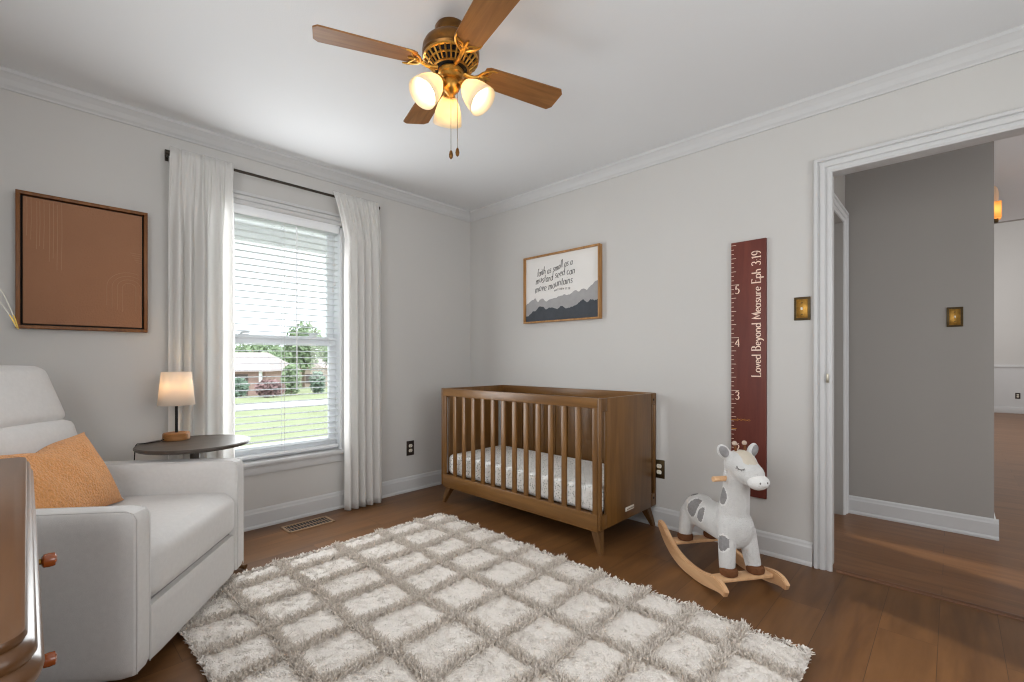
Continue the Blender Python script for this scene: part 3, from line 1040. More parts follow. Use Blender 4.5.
py0, py1, pz0, pz1 = -.700, -1.428, 1.378, 1.912
t = thing('framed_print', 'oak framed mountain print with handwritten verse above the crib', 'picture', (XR, (py0 + py1) / 2, pz0))
W2, HH = abs(py1 - py0) / 2, pz1 - pz0
fw, fd = .013, .042
m = MB()
m.box((-fd, -W2, 0), (0, W2, fw), .002)
m.box((-fd, -W2, HH - fw), (0, W2, HH), .002)
m.box((-fd, -W2, fw), (0, -W2 + fw, HH - fw), .002)
m.box((-fd, W2 - fw, fw), (0, W2, HH - fw), .002)
m.build('frame', M['oak'], t)
m = MB()
m.box((-.020, -W2 + fw - .001, fw - .001), (-.004, W2 - fw + .001, HH - fw + .001))
iw, ih = 2 * (W2 - fw), HH - 2 * fw


def pr(u, w, lift):   # u,w fraction of the inner sheet
    return (-.020 - lift, (W2 - fw) - u * iw, fw + w * ih)


def ridge(pts, lift, mi):
    m.mi = mi
    rr2 = random.Random(mi)
    den = []
    for a, b in zip(pts[:-1], pts[1:]):
        n = 5
        for k in range(n):
            f = k / n
            den.append((a[0] + (b[0] - a[0]) * f, a[1] + (b[1] - a[1]) * f + rr2.uniform(-.008, .008)))
    den.append(pts[-1])
    for a, b in zip(den[:-1], den[1:]):
        m.quad(pr(a[0], 0, lift), pr(b[0], 0, lift), pr(b[0], b[1], lift), pr(a[0], a[1], lift))


ridge([(0, .27), (.06, .32), (.14, .37), (.18, .30), (.24, .36), (.30, .30), (.36, .33), (.45, .345), (.55, .37), (.63, .36), (.70, .42), (.74, .39), (.80, .43), (.85, .40), (.90, .46), (.96, .51), (1, .54)], .0006, 1)
ridge([(0, .08), (.07, .12), (.11, .17), (.15, .16), (.20, .24), (.26, .22), (.30, .18), (.37, .20), (.46, .16), (.52, .21), (.58, .16), (.64, .17), (.70, .19), (.76, .24), (.80, .27), (.85, .22), (.90, .26), (.94, .24), (1, .26)], .0012, 2)
m.build('print', [M['paper'], M['mount_far'], M['mount_near']], t, smooth=False)
m = MB()


def line_at(txt, u0, w0, wid, thick, thin, slant, track, rise=0.0, tall=1.0, wob=.12):
    ox, oz = u0 * iw, w0 * ih
    h = wid * iw / text_width(txt, 1.0, track)

    def to3(a, b, lift):
        return (-.0208 - lift, (W2 - fw) - (ox + a), fw + oz + tall * b + rise * a + .004 * math.sin(a * 31))
    pen_text(m, txt, h, to3, thick, thin, slant, track, .0006, wob)


line_at('faith as small as a', .17, .70, .50, .0050, .0018, .18, .07, .16, 1.5, .15)
line_at('mustard seed can', .15, .58, .55, .0050, .0018, .18, .07, .14, 1.4, .15)
line_at('move mountains', .14, .45, .53, .0050, .0018, .18, .07, .12, 1.4, .15)
line_at('MATTHEW 17:20', .42, .435, .22, .0022, .0014, 0, .22, .06, 1.0, .05)
m.build('lettering', M['ink'], t, smooth=False)

# growth ruler
ry0, ry1, rz0, rz1 = -2.311, -2.496, .308, 1.760
t = thing('growth_ruler', 'tall dark red wooden growth ruler board on the wall', 'growth chart', (XR, ry0, rz0))
RW, RH = abs(ry1 - ry0), rz1 - rz0
m = MB()
m.box((-.018, -RW, 0), (0, 0, RH), .002)
m.build('board', M['ruler'], t)
to3 = lambda u, w, lift: (-.0182 - lift, -u, w)
m = MB()
for k in range(0, 60):
    zz = (1.515 - .3048 * 5 + .3048 + k * .0254)     # height on the wall
    w = zz - rz0
    if w < .01 or w > RH - .01:
        continue
    kk = k % 12
    L = .042 if kk == 0 else (.026 if kk % 3 == 0 else .014)
    m.quad(to3(.002, w - .0012, .0006), to3(.002 + L, w - .0012, .0006), to3(.002 + L, w + .0012, .0006), to3(.002, w + .0012, .0006))
m.build('tick_marks', M['cream_ink'], t, smooth=False)
m = MB()
for d in (2, 3, 4, 5):
    m = MB()
    zz = 1.515 - .3048 * (5 - d) - .052 - rz0
    pen_text(m, str(d), .046, lambda a, b, l, zz=zz: to3(.022 + a, zz + b, l), .0062, .003)
    m.build('numeral', M['cream_ink'], t, smooth=False)
txt = 'Loved Beyond Measure Eph 3:19'
tw = text_width(txt, 1.0, .05)
hs = (1.700 - .985) / tw
m = MB()
pen_text(m, txt, hs, lambda a, b, l: to3(.158 - b, .985 - rz0 + a, l), .0066, .0026, 0, .05)
m.build('lettering', M['cream_ink'], t, smooth=False)
m = MB()
zz = .735 - rz0
m.quad(to3(.002, zz - .0015, .0006), to3(.04, zz - .0015, .0006), to3(.04, zz + .0015, .0006), to3(.002, zz + .0015, .0006))
pts = []
for k in range(60):
    a = k / 59
    pts.append((.034 + .07 * a, zz + .007 * math.sin(k * 1.15) * (.5 + .5 * math.sin(k * .37 + 1)) + .004))
for a, b in zip(pts[:-1], pts[1:]):
    m.quad(to3(a[0], a[1] - .0012, .0006), to3(b[0], b[1] - .0012, .0006), to3(b[0], b[1] + .0012, .0006), to3(a[0], a[1] + .0012, .0006))
zz -= .05
m.quad(to3(.002, zz - .0015, .0006), to3(.03, zz - .0015, .0006), to3(.03, zz + .0015, .0006), to3(.002, zz + .0015, .0006))
m.build('gold_mark', M['gold_ink'], t, smooth=False)['label'] = 'small gold handwritten mark'

# ------------------------------------------------------------------ crib
cx0, cx1, cy0, cy1 = -.648, .014, -1.842, -.425      # front, back, right end, left end
CZ0, CZ1 = .135, .868
t = thing('crib', 'brown wooden slatted baby crib in the corner', 'crib', ((cx0 + cx1) / 2, (cy0 + cy1) / 2, 0))
hx, hy = (cx1 - cx0) / 2, (cy1 - cy0) / 2
PT = .020


def slot_panel(name, y0, y1, lab=False):
    """End panel with two tall slots, made of boards so the slots are real openings."""
    m = MB()
    sl = [(-hx + .021, -hx + .066), (hx - .066, hx - .021)]
    zs0_, zs1_ = .215, .795
    m.box((-hx, y0, CZ0), (sl[0][0], y1, CZ1), .005)
    m.box((sl[1][1], y0, CZ0), (hx, y1, CZ1), .005)
    m.box((sl[0][1], y0 + .001, CZ0 + .001), (sl[1][0], y1 - .001, CZ1 - .001), .001)
    for a, b in sl:
        m.box((a - .006, y0 + .001, CZ0 + .001), (b + .006, y1 - .001, zs0_), .001)
        m.box((a - .006, y0 + .001, zs1_), (b + .006, y1 - .001, CZ1 - .001), .001)
    return m.build(name, M['crib'], t)


slot_panel('end_panel', -hy, -hy + PT)
slot_panel('end_panel', hy - PT, hy)
m = MB()
m.box((-hx, -hy + PT, CZ1 - .058), (-hx + .020, hy - PT, CZ1), .004)
m.build('front_top_rail', M['crib_h'], t)
m = MB()
m.box((-hx, -hy + PT, CZ0), (-hx + .020, hy - PT, CZ0 + .085), .004)
m.box((-hx + .004, -hy + PT, CZ0 - .012), (-hx + .019, hy - PT, CZ0 + .004), .003)
m.build('front_bottom_rail', M['crib_h'], t)
# stiles next to the panels and twelve slats
m = MB()
m.box((-hx, -hy + PT, CZ0 + .084), (-hx + .018, -hy + PT + .034, CZ1 - .057), .003)
m.build('front_stile', M['crib'], t)
m = MB()
m.box((-hx, hy - PT - .034, CZ0 + .084), (-hx + .018, hy - PT, CZ1 - .057), .003)
m.build('front_stile', M['crib'], t)
ya, yb = -hy + PT + .034, hy - PT - .034
slat_c = None
for k in range(12):
    y = ya + (yb - ya) * (k + 1) / 13
    if slat_c is None:
        m = MB()
        m.box((-hx + .003, -.018, CZ0 + .084), (-hx + .016, .018, CZ1 - .057), .003)
        slat_c = m.build('slat', M['crib'], t, loc=(0, y, 0))
    else:
        copy_part(slat_c, t, (0, y, 0))
# back: framed panel of upright boards
m = MB()
m.box((hx - .020, -hy + PT, CZ1 - .058), (hx, hy - PT, CZ1), .004)
m.box((hx - .020, -hy + PT, CZ0), (hx, hy - PT, CZ0 + .085), .004)
m.build('back_rail', M['crib_h'], t)
bs = None
nb = 12
for k in range(nb):
    y = -hy + PT + (2 * hy - 2 * PT) * (k + .5) / nb
    w = (2 * hy - 2 * PT) / nb * .5 - .002
    if bs is None:
        m = MB()
        m.box((hx - .016, -w, CZ0 + .08), (hx - .004, w, CZ1 - .05), .003)
        bs = m.build('back_board', M['crib'], t, loc=(0, y, 0))
    else:
        copy_part(bs, t, (0, y, 0))
m = MB()
m.box((-hx + .036, -hy + PT + .002, CZ0 + .055), (hx - .036, hy - PT - .002, CZ0 + .075))
m.build('mattress_support', M['crib_dark'], t)
for sx in (-1, 1):
    for sy in (-1, 1):
        m = MB()
        top = Vector((sx * (hx - .055), sy * (hy - .060), CZ0 + .002))
        bot = Vector((sx * (hx - .020), sy * (hy - .012), 0.0))
        lo = []
        for c, w in ((bot, .013), (top, .030)):
            lo.append([m.bm.verts.new((c.x + a * w, c.y + b * w, c.z)) for a, b in ((-1, -1), (1, -1), (1, 1), (-1, 1))])
        m.bm.faces.new(list(reversed(lo[0])))
        m.bm.faces.new(lo[1])
        for k in range(4):
            m.bm.faces.new((lo[0][k], lo[0][(k + 1) % 4], lo[1][(k + 1) % 4], lo[1][k]))
        bmesh.ops.bevel(m.bm, geom=m.bm.edges[:], offset=.004, segments=2, affect='EDGES')
        m.build('leg', M['crib_dark'], t)
m = MB()
m.box((-.062, -hy - .0022, .182), (.036, -hy + .001, .206), .0008)
m.mi = 1
for k in range(7):
    xx = -.052 + k * .0122
    m.tube([(xx, -hy - .0026, .190), (xx + .003, -hy - .0026, .199), (xx + .006, -hy - .0026, .190), (xx + .009, -hy - .0026, .194)], .0011, 5)
m.build('maker_label', [M['label'], M['label_ink']], t)['label'] = 'small white maker label'
for zz in (.825, .19):
    m = MB()
    m.lathe([(.007, 0), (.007, .002), (.004, .003)], 14, xform((hx - .040, -hy, zz), (PI / 2, 0, 0)))
    m.build('bolt_cap', M['black'], t)

# mattress with printed sheet (lies in the crib: its own thing)
m = MB()
m.box((cx0 + .040, cy0 + PT + .006, CZ0 + .077), (cx1 - .040, cy1 - PT - .006, .362), .035, 5)
o = m.build('crib_mattress', M['sheet'])
tag(o, 'crib mattress in a white sheet with small grey print, inside the crib', 'mattress')

# ------------------------------------------------------------------ rug
rx0, rx1, ryn, ryf = -2.400, -.848, -2.868, -.680
LX = [-2.17, -1.91, -1.60, -1.315, -1.036]
LY = [-.835, -1.06, -1.285, -1.511, -1.752, -1.990, -2.219, -2.440, -2.648]


def rug():
    t = thing('area_rug', 'cream shag rug with a raised grid of tufts in front of the crib', 'rug', (0, 0, 0))
    m = MB()
    NX, NY = 170, 240

    def f(u, v):
        x, y = rx0 + (rx1 - rx0) * u, ryn + (ryf - ryn) * v
        e = min(u, 1 - u) * (rx1 - rx0)
        e2 = min(v, 1 - v) * (ryf - ryn)
        ed = min(1.0, min(e, e2) / .02)
        z = .003 + .012 * ed + .0035 * math.sin(61 * x + 3 * math.sin(23 * y)) * math.sin(53 * y + 2 * math.sin(31 * x)) * ed
        # hand-made wavering outline
        x += .006 * math.sin(14 * y) * (1 if u in (0, 1) else 0)
        y += .006 * math.sin(15 * x) * (1 if v in (0, 1) else 0)
        return (x, y, z)
    m.grid(f, NX, NY)
    m.build('woven_pile', M['rug_pile'], t)

    # pile: many small bent blades
    def blades(name, px, py, hgt, wid, tilt, mat, kind, cen=None):
        n = len(px)
        ang = RNG.uniform(0, 2 * PI, n)
        la = RNG.uniform(0, 2 * PI, n)
        le = hgt * RNG.uniform(.3, 1.0, n) * tilt
        if cen is not None:
            la = np.arctan2(py - cen[1], px - cen[0]) + RNG.normal(0, .5, n)
            le = np.hypot(px - cen[0], py - cen[1]) * RNG.uniform(.6, 1.5, n) * tilt + .002
        hh_ = hgt * RNG.uniform(.65, 1.1, n)
        dx, dy = np.cos(ang) * wid / 2, np.sin(ang) * wid / 2
        base = np.stack([px, py, np.full(n, .009)], 1)
        wv = np.stack([dx, dy, np.zeros(n)], 1)
        lv = np.stack([np.cos(la) * le, np.sin(la) * le, np.zeros(n)], 1)
        up = np.zeros((n, 3))
        up[:, 2] = hh_
        rows = [base - wv, base + wv,
                base + lv * .35 + up * .6 - wv, base + lv * .35 + up * .6 + wv,
                base + lv + up - wv * .5, base + lv + up + wv * .5]
        V = np.stack(rows, 1).reshape(-1, 3).astype(np.float32)
        b = (np.arange(n) * 6)[:, None]
        F = np.concatenate([b + np.array([[0, 1, 3, 2]]), b + np.array([[2, 3, 5, 4]])], 1).reshape(-1, 4).astype(np.int32)
        me = bpy.data.meshes.new(name)
        me.vertices.add(len(V))
        me.vertices.foreach_set('co', V.ravel())
        me.loops.add(F.size)
        me.loops.foreach_set('vertex_index', F.ravel())
        me.polygons.add(len(F))
        me.polygons.foreach_set('loop_start', np.arange(0, F.size, 4, dtype=np.int32))
        me.update(calc_edges=True)
        me.validate()
        me.materials.append(mat)
        o = bpy.data.objects.new(name, me)
        COL.objects.link(o)
        o.parent = t
        o['kind'] = 'stuff'
        return o

    X, Y, CX, CY = [], [], [], []
    per = 15

    def clumps(a0, a1, c, horizontal):
        n = int((a1 - a0) / .0085)
        q = np.linspace(a0, a1, n) + RNG.normal(0, .003, n)
        off = np.where(np.arange(n) % 2 == 0, -.010, .010) + RNG.normal(0, .004, n) + .006 * np.sin(q * 9 + c * 20)
        qc, oc = np.repeat(q, per), np.repeat(off, per)
        q2 = qc + RNG.normal(0, .0040, n * per)
        o2 = oc + RNG.normal(0, .0040, n * per)
        X.append(q2 if horizontal else c + o2)
        Y.append(c + o2 if horizontal else q2)
        CX.append(qc if horizontal else c + oc)
        CY.append(c + oc if horizontal else qc)
    for lx in LX:
        clumps(ryn, ryf, lx, False)
    for ly in LY:
        clumps(rx0, rx1, ly, True)
    X, Y, CX, CY = (np.concatenate(k) for k in (X, Y, CX, CY))
    blades('shag_grid', X, Y, .029, .0062, 1.9, M['rug_shag'], 'stuff', (CX, CY))
    n = 90000
    X = RNG.uniform(rx0, rx1, n)
    Y = RNG.uniform(ryn, ryf, n)
    blades('low_pile', X, Y, .0095, .0060, 1.6, M['rug_pile'], 'stuff')
    # fringe-like edge loops
    n = 2600
    sd = RNG.integers(0, 4, n)
    q = RNG.uniform(0, 1, n)
    X = np.where(sd == 0, rx0, np.where(sd == 1, rx1, rx0 + (rx1 - rx0) * q))
    Y = np.where(sd == 2, ryn, np.where(sd == 3, ryf, ryn + (ryf - ryn) * q))
    blades('edge_pile', X, Y, .016, .010, 1.3, M['rug_pile'], 'stuff')


rug()


# ------------------------------------------------------------------ soft shapes by voxel remesh
def remeshed(name, mb_, voxel, mats, parent, smooth_it=8, assign=None, factor=.6):
    me = bpy.data.meshes.new(name + '_raw')
    bmesh.ops.recalc_face_normals(mb_.bm, faces=mb_.bm.faces[:])
    mb_.bm.to_mesh(me)
    mb_.bm.free()
    tmp = bpy.data.objects.new(name + '_raw', me)
    COL.objects.link(tmp)
    md = tmp.modifiers.new('r', 'REMESH')
    md.mode = 'VOXEL'
    md.voxel_size = voxel
    ms = tmp.modifiers.new('s', 'SMOOTH')
    ms.iterations = smooth_it
    ms.factor = factor
    dg = bpy.context.evaluated_depsgraph_get()
    dg.update()
    ev = tmp.evaluated_get(dg)
    out = bpy.data.meshes.new_from_object(ev)
    bpy.data.objects.remove(tmp)
    bpy.data.meshes.remove(me)
    out.name = name
    out.materials.clear()
    for m_ in mats:
        out.materials.append(m_)
    out.polygons.foreach_set('use_smooth', [True] * len(out.polygons))
    if assign:
        for p in out.polygons:
            p.material_index = assign(p.center)
    o = bpy.data.objects.new(name, out)
    COL.objects.link(o)
    o.parent = parent
    return o


def capsule(m, a, b, r0, r1, n=18):
    a, b = Vector(a), Vector(b)
    m.cyl(a, b, r0, r1, n)
    m.ball(a, r0, n)
    m.ball(b, r1, n)


# ------------------------------------------------------------------ rocking giraffe
t = thing('rocking_giraffe', 'white plush rocking giraffe with grey spots on wooden rockers', 'rocking toy', (-.379, -2.364, 0), math.radians(-124.8))
RP = [(-.285, .150), (-.255, .140), (-.20, .094), (-.13, .052), (-.05, .028), (.04, .0215), (.12, .025), (.18, .036), (.225, .044), (.262, .042), (.295, .028)]
RHW = [.018, .025, .031, .032, .031, .029, .029, .031, .030, .025, .013]


def rocker(y):
    m = MB()
    P = [Vector((x, z)) for x, z in RP]
    # finer centre line
    fine, hw = [], []
    for i in range(len(P) - 1):
        p0, p1, p2, p3 = P[max(i - 1, 0)], P[i], P[i + 1], P[min(i + 2, len(P) - 1)]
        for k in range(5):
            u = k / 5
            fine.append(.5 * ((2 * p1) + (p2 - p0) * u + (2 * p0 - 5 * p1 + 4 * p2 - p3) * u * u + (3 * p1 - p0 - 3 * p2 + p3) * u ** 3))
            hw.append(RHW[i] + (RHW[i + 1] - RHW[i]) * u)
    fine.append(P[-1]); hw.append(RHW[-1])
    up, dn = [], []
    for i, p in enumerate(fine):
        d = (fine[min(i + 1, len(fine) - 1)] - fine[max(i - 1, 0)]).normalized()
        nn = Vector((-d.y, d.x))
        up.append(p + nn * hw[i])
        dn.append(p - nn * hw[i])
    zmin = min(q.y for q in dn)
    poly = [(q.x, q.y - zmin) for q in dn] + [(q.x, q.y - zmin) for q in reversed(up)]
    m.prism(poly, -.013, .013, Matrix(((1, 0, 0, 0), (0, 0, -1, y), (0, 1, 0, 0), (0, 0, 0, 1))))
    es = [e for e in m.bm.edges if len(e.link_faces) == 2 and abs(e.verts[0].co.y - e.verts[1].co.y) < 1e-6]
    bmesh.ops.bevel(m.bm, geom=es, offset=.004, segments=2, affect='EDGES')
    m.mi = 0
    return m.build('rocker', M['beech'], t, angle=40)


rocker(-.158)
rocker(.158)
for xx, zz in ((.195, .060), (-.165, .098)):
    m = MB()
    m.box((-.032, -.144, -.009), (.032, .144, .009), .004, xf=xform((xx, 0, zz), (0, 0, 0)))
    m.build('cross_board', M['beech'], t)

m = MB()
capsule(m, (-.135, 0, .262), (.10, 0, .262), .080, .086, 28)
m.ball((-.140, 0, .275), (.080, .086, .078), 28)
m.ball((.140, 0, .270), (.080, .092, .100), 28)
capsule(m, (.130, 0, .33), (.162, 0, .50), .072, .056, 26)
m.ball((.172, .008, .584), (.074, .074, .068), 30)
capsule(m, (.185, .008, .572), (.243, .012, .548), .070, .056, 24)
for sy in (-1, 1):
    capsule(m, (.155, sy * .052, .26), (.180, sy * .070, .105), .043, .036, 20)
    capsule(m, (-.165, sy * .050, .25), (-.158, sy * .078, .145), .046, .035, 20)
    # ears
    m.ball((.150, .012 + sy * .078, .640), (.018, .043, .030), 18, Euler((sy * .95, 0, sy * .2)).to_matrix().to_4x4())
def g_assign(c):
    x, y, z = c
    side = y < 0
    S = [(-.092, -.09, .298, .036, .046), (-.018, -.09, .284, .026, .036), (.176, -.105, .215, .026, .036), (.134, -.08, .425, .030, .040), (-.01, .09, .29, .036, .042), (-.14, .09, .30, .036, .04), (.14, .105, .23, .024, .032)]
    for sx, sy, sz, a, b in S:
        if (y < 0) == (sy < 0) and abs(y) > (.03 if sz > .26 else .072):
            q = ((x - sx) / a) ** 2 + ((z - sz) / b) ** 2
            if q < 1:
                return 1
            if q < 1.5:
                return 2
    if z > .60 and .16 < x < .27 and abs(y - .01) < .036:
        return 3
    if z > .34 and x < -.1:
        q = ((x + .175) / .035) ** 2 + ((y + .02) / .025) ** 2
        if q < 1:
            return 1
    return 0


body = remeshed('body', m, .0055, [M['plush'], M['plush_gray'], M['plush_rim'], M['plush_cream']], t, 7, g_assign)
from mathutils.bvhtree import BVHTree
BODY_BVH = BVHTree.FromPolygons([v.co.copy() for v in body.data.vertices], [tuple(q.vertices) for q in body.data.polygons])
m = MB()
m.ball((.284, .014, .524), (.036, .052, .035), 26)
m.build('muzzle', M['plush_rim'], t)
for sy in (-1, 1):
    m = MB()
    m.ball((.3175, .014 + sy * .018, .528), (.003, .004, .005), 10)
    m.build('nostril', M['stitch'], t)
for sy in (-1, 1):
    m = MB()
    m.tube([(.172, .010 + sy * .024, .636), (.166, .010 + sy * .026, .662), (.163, .010 + sy * .027, .676)], [.007, .006, .006], 10)
    m.build('horn', M['hoof'], t)
    m = MB()
    m.ball((.162, .010 + sy * .027, .682), .0115, 16)
    m.build('horn_tip', M['horn_tip'], t)
    m = MB()
    m.ball((.158, .012 + sy * .082, .642), (.0145, .032, .021), 16, Euler((sy * .95, 0, sy * .2)).to_matrix().to_4x4())
    m.build('inner_ear', M['plush_gray'], t)
    m = MB()
    def on_face(x, dphi, lift=.0010):
        ph = math.radians(24) + dphi
        axis = Vector((x, .010, .562))
        d = Vector((.25, sy * math.cos(ph), math.sin(ph))).normalized()
        hit = BODY_BVH.ray_cast(axis + d * .3, -d)
        return hit[0] + d * lift
    m.tube([on_face(.224 + .018 * math.cos(a), -.20 * math.sin(a)) for a in [PI * i / 12 for i in range(13)]], .0024, 6)
    for a in (.5, 1.1, 2.0, 2.6):
        m.tube([on_face(.224 + .018 * math.cos(a), -.20 * math.sin(a)), on_face(.224 + .023 * math.cos(a), -.20 * math.sin(a) - .11, .003)], .0017, 5)
    m.build('closed_eye', M['stitch'], t)
for (hx_, hy_, hz_) in ((.190, -.071, .087), (.190, .071, .087), (-.159, -.079, .124), (-.159, .079, .124)):
    m = MB()
    m.lathe([(.0, -.018), (.030, -.018), (.039, -.012), (.041, .002), (.038, .014), (.030, .020), (0, .020)], 24, xform((hx_ + .004, hy_, hz_)))
    m.build('hoof', M['hoof'], t)
m = MB()
m.tube([(.142, -.118, .510), (.142, .118, .510)], .013, 14)
m.build('handle', M['beech'], t)
m = MB()
for k in range(26):
    a = k / 25
    c = Vector((.078 + .0 * a, 0, .34 + .26 * a)) + Vector((-.004 + .03 * a * a, 0, 0))
    m.ball(c + Vector((-.006, 0, 0)), (.018, .012, .012), 10)
m.build('mane', M['plush_rim'], t)
m = MB()
m.tube([(-.245, 0, .30), (-.262, 0, .27), (-.266, 0, .22)], [.010, .009, .008], 10)
m.ball((-.266, 0, .205), (.013, .013, .02), 12)
m.build('tail', M['plush_rim'], t)

# ------------------------------------------------------------------ armchair
CB = Vector((-2.35 + .026, -.99 - .016, 0))
cf = Vector((.796, -.605, 0))
CRZ = math.atan2(cf.y, cf.x)
# local frame: +x = the way the chair faces, +y = towards the window
t = thing('armchair', 'pale grey upholstered armchair beside the window', 'armchair', CB, CRZ)
AW, HWD = .10, .42


def cushion(m, lo, hi, r=.05, puff=.02, n=14, top=True):
    """Rounded box whose faces bulge."""
    lo, hi = Vector(lo), Vector(hi)
    c, h = (lo + hi) / 2, (hi - lo) / 2
    bm2 = bmesh.new()
    bmesh.ops.create_cube(bm2, size=2.0)
    bmesh.ops.subdivide_edges(bm2, edges=bm2.edges[:], cuts=n, use_grid_fill=True)
    base = len(m.bm.verts)
    mp = {}
    for v in bm2.verts:
        p = v.co.copy()
        q = Vector((p.x * h.x, p.y * h.y, p.z * h.z))
        core = Vector((max(-h.x + r, min(h.x - r, q.x)), max(-h.y + r, min(h.y - r, q.y)), max(-h.z + r, min(h.z - r, q.z))))
        d = q - core
        if d.length > 1e-9:
            # map cube corner region to sphere
            mx = max(abs(d.x), abs(d.y), abs(d.z))
            q = core + d.normalized() * mx
        fx, fy, fz = 1 - p.x ** 2, 1 - p.y ** 2, 1 - p.z ** 2
        fx, fy, fz = max(0, fx), max(0, fy), max(0, fz)
        q.z += puff * math.copysign(1, p.z) * (fx * fy) ** .5 * abs(p.z)
        q.x += puff * .6 * math.copysign(1, p.x) * (fy * fz) ** .5 * abs(p.x)
        q.y += puff * .3 * math.copysign(1, p.y) * (fx * fz) ** .5 * abs(p.y)
        mp[v] = m.bm.verts.new(q + c)
    vs = list(mp.values())
    for f in bm2.faces:
        nf = m.bm.faces.new([mp[v] for v in f.verts])
        nf.material_index = m.mi
    bm2.free()
    return vs


def arm(y0, y1, name='arm'):
    m = MB()
    vs = cushion(m, (-.80, y0, .055), (0, y1, .594), .028, .004, 16)
    o = m.build(name, M['chair'], t)
    m = MB()
    e = .004
    for yy in (y0 + e + .012, y1 - e - .012):
        m.tube([(.0005, yy, .07), (.0008, yy, .3), (.0005, yy, .565), (-.010, yy, .585), (-.03, yy, .5935), (-.4, yy, .5965), (-.75, yy, .5935)], .0016, 6)
    m.build('piping', M['chair'], o)
    return o


arm(-HWD - .02, -HWD + AW - .02)
arm(HWD - AW, HWD)
m = MB()
cushion(m, (-.62, -.339, .255), (.004, .319, .452), .05, .016, 16)
m.build('seat_cushion', M['chair'], t)
m = MB()
cushion(m, (-.74, -.338, .055), (-.004, .318, .250), .014, .004, 10)
m.build('footrest_panel', M['chair'], t)
m = MB()
m.box((-.62, -.336, .235), (-.03, .316, .262))
m.build('seat_gap', M['seam'], t)


def lean(vs, x_at, z_at, ang):
    mm = Matrix.Translation((x_at, 0, z_at)) @ Matrix.Rotation(-ang, 4, 'Y') @ Matrix.Translation((-x_at, 0, -z_at))
    for v in vs:
        v.co = mm @ v.co


ANG = math.radians(16)
m = MB()
vs = cushion(m, (-.72, -.314, .42), (-.56, .314, .832), .03, .012, 14)
lean(vs, -.57, .42, ANG)
m.build('back_cushion', M['chair'], t)
m = MB()
vs = cushion(m, (-.742, -.308, .834), (-.572, .308, 1.088), .035, .014, 14)
for v in vs:       # the headrest narrows towards the top
    k = max(0, (v.co.z - .84) / .24)
    v.co.y *= 1 - .11 * k ** 1.2
lean(vs, -.56, .42, ANG)
m.build('headrest', M['chair'], t)
m = MB()
vs = m.box((-.77, -.315, .10), (-.715, .315, 1.04), .02, 3)
lean(vs, -.56, .42, ANG)
m.build('back_shell', M['chair'], t)
m = MB()
m.lathe([(.20, 0), (.21, .004), (.21, .016), (.05, .026), (.045, .06)], 40, xform((-.42, 0, 0)))
m.build('swivel_base', M['chair_leg'], t)

# lumbar pillow
m = MB()
PW, PH = .246, .160
bm2n = 26


def pil(sgn):
    def f(u, v):
        a, b = 2 * u - 1, 2 * v - 1
        k = max(0, (1 - a * a) * (1 - b * b)) ** .42
        pin = 1 + .05 * abs(a) ** 3 * abs(b) ** 3
        sag = 1 - .04 * (1 - a * a) * abs(b) ** 4 - .0
        sag2 = 1 - .05 * (1 - b * b) * abs(a) ** 4
        y, z = a * PW * pin * sag2, b * PH * pin * sag
        z += -.022 * math.exp(-((a + .12) / .28) ** 2) * (b > 0) * b
        x = sgn * (.070 * k + .004) + .004 * math.sin(9 * a + 4 * b) * k
        x += -.012 * math.exp(-((a - .25 - .4 * b) / .14) ** 2) * k * (b > .2)
        return (x, y, z)
    return f


m.grid(pil(1), bm2n, bm2n)
m.grid(pil(-1), bm2n, bm2n)
bmesh.ops.remove_doubles(m.bm, verts=m.bm.verts[:], dist=.0005)
po = m.build('lumbar_pillow', M['pillow'])
bmesh_loc = CB + Matrix.Rotation(CRZ, 3, 'Z') @ Vector((-.468, -.088, .614))
po.location = bmesh_loc
po.rotation_euler = Euler((0, math.radians(-26), 0)).to_matrix().to_4x4().to_euler()
po.rotation_euler = (Matrix.Rotation(CRZ, 3, 'Z') @ Matrix.Rotation(math.radians(-26), 3, 'Y') @ Matrix.Rotation(math.radians(1.5), 3, 'X')).to_euler()
tag(po, 'orange textured lumbar pillow on the pale armchair', 'pillow')

# ------------------------------------------------------------------ side table and lamp
TC = Vector((-2.222, -.395, 0))
TZ = .655
t = thing('side_table', 'round dark wood side table between armchair and window', 'side table', TC)
m = MB()
m.lathe([(.0, TZ - .022), (.225, TZ - .022), (.242, TZ - .019), (.250, TZ - .011), (.250, TZ - .005), (.245, TZ), (0, TZ)], 64)
m.build('table_top', M['table'], t)
m = MB()
m.lathe([(.03, .10), (.034, .14), (.022, .20), (.018, .30), (.020, .42), (.030, .50), (.022, .545), (.022, .60), (.045, .615), (.050, .633), (0, .633)], 28)
m.build('pedestal', M['table'], t)
for ang, ln in ((-50, .275), (62, .20), (160, .215)):
    a = math.radians(ang)
    d = Vector((math.cos(a), math.sin(a), 0))
    m = MB()
    m.tube([d * .015 + Vector((0, 0, .15)), d * ln * .45 + Vector((0, 0, .105)), d * ln * .8 + Vector((0, 0, .035)), d * ln * .94 + Vector((0, 0, .016)), d * ln + Vector((0, 0, .014))], [.018, .016, .013, .012, .013], 12)
    m.build('leg', M['crib_dark'], t)

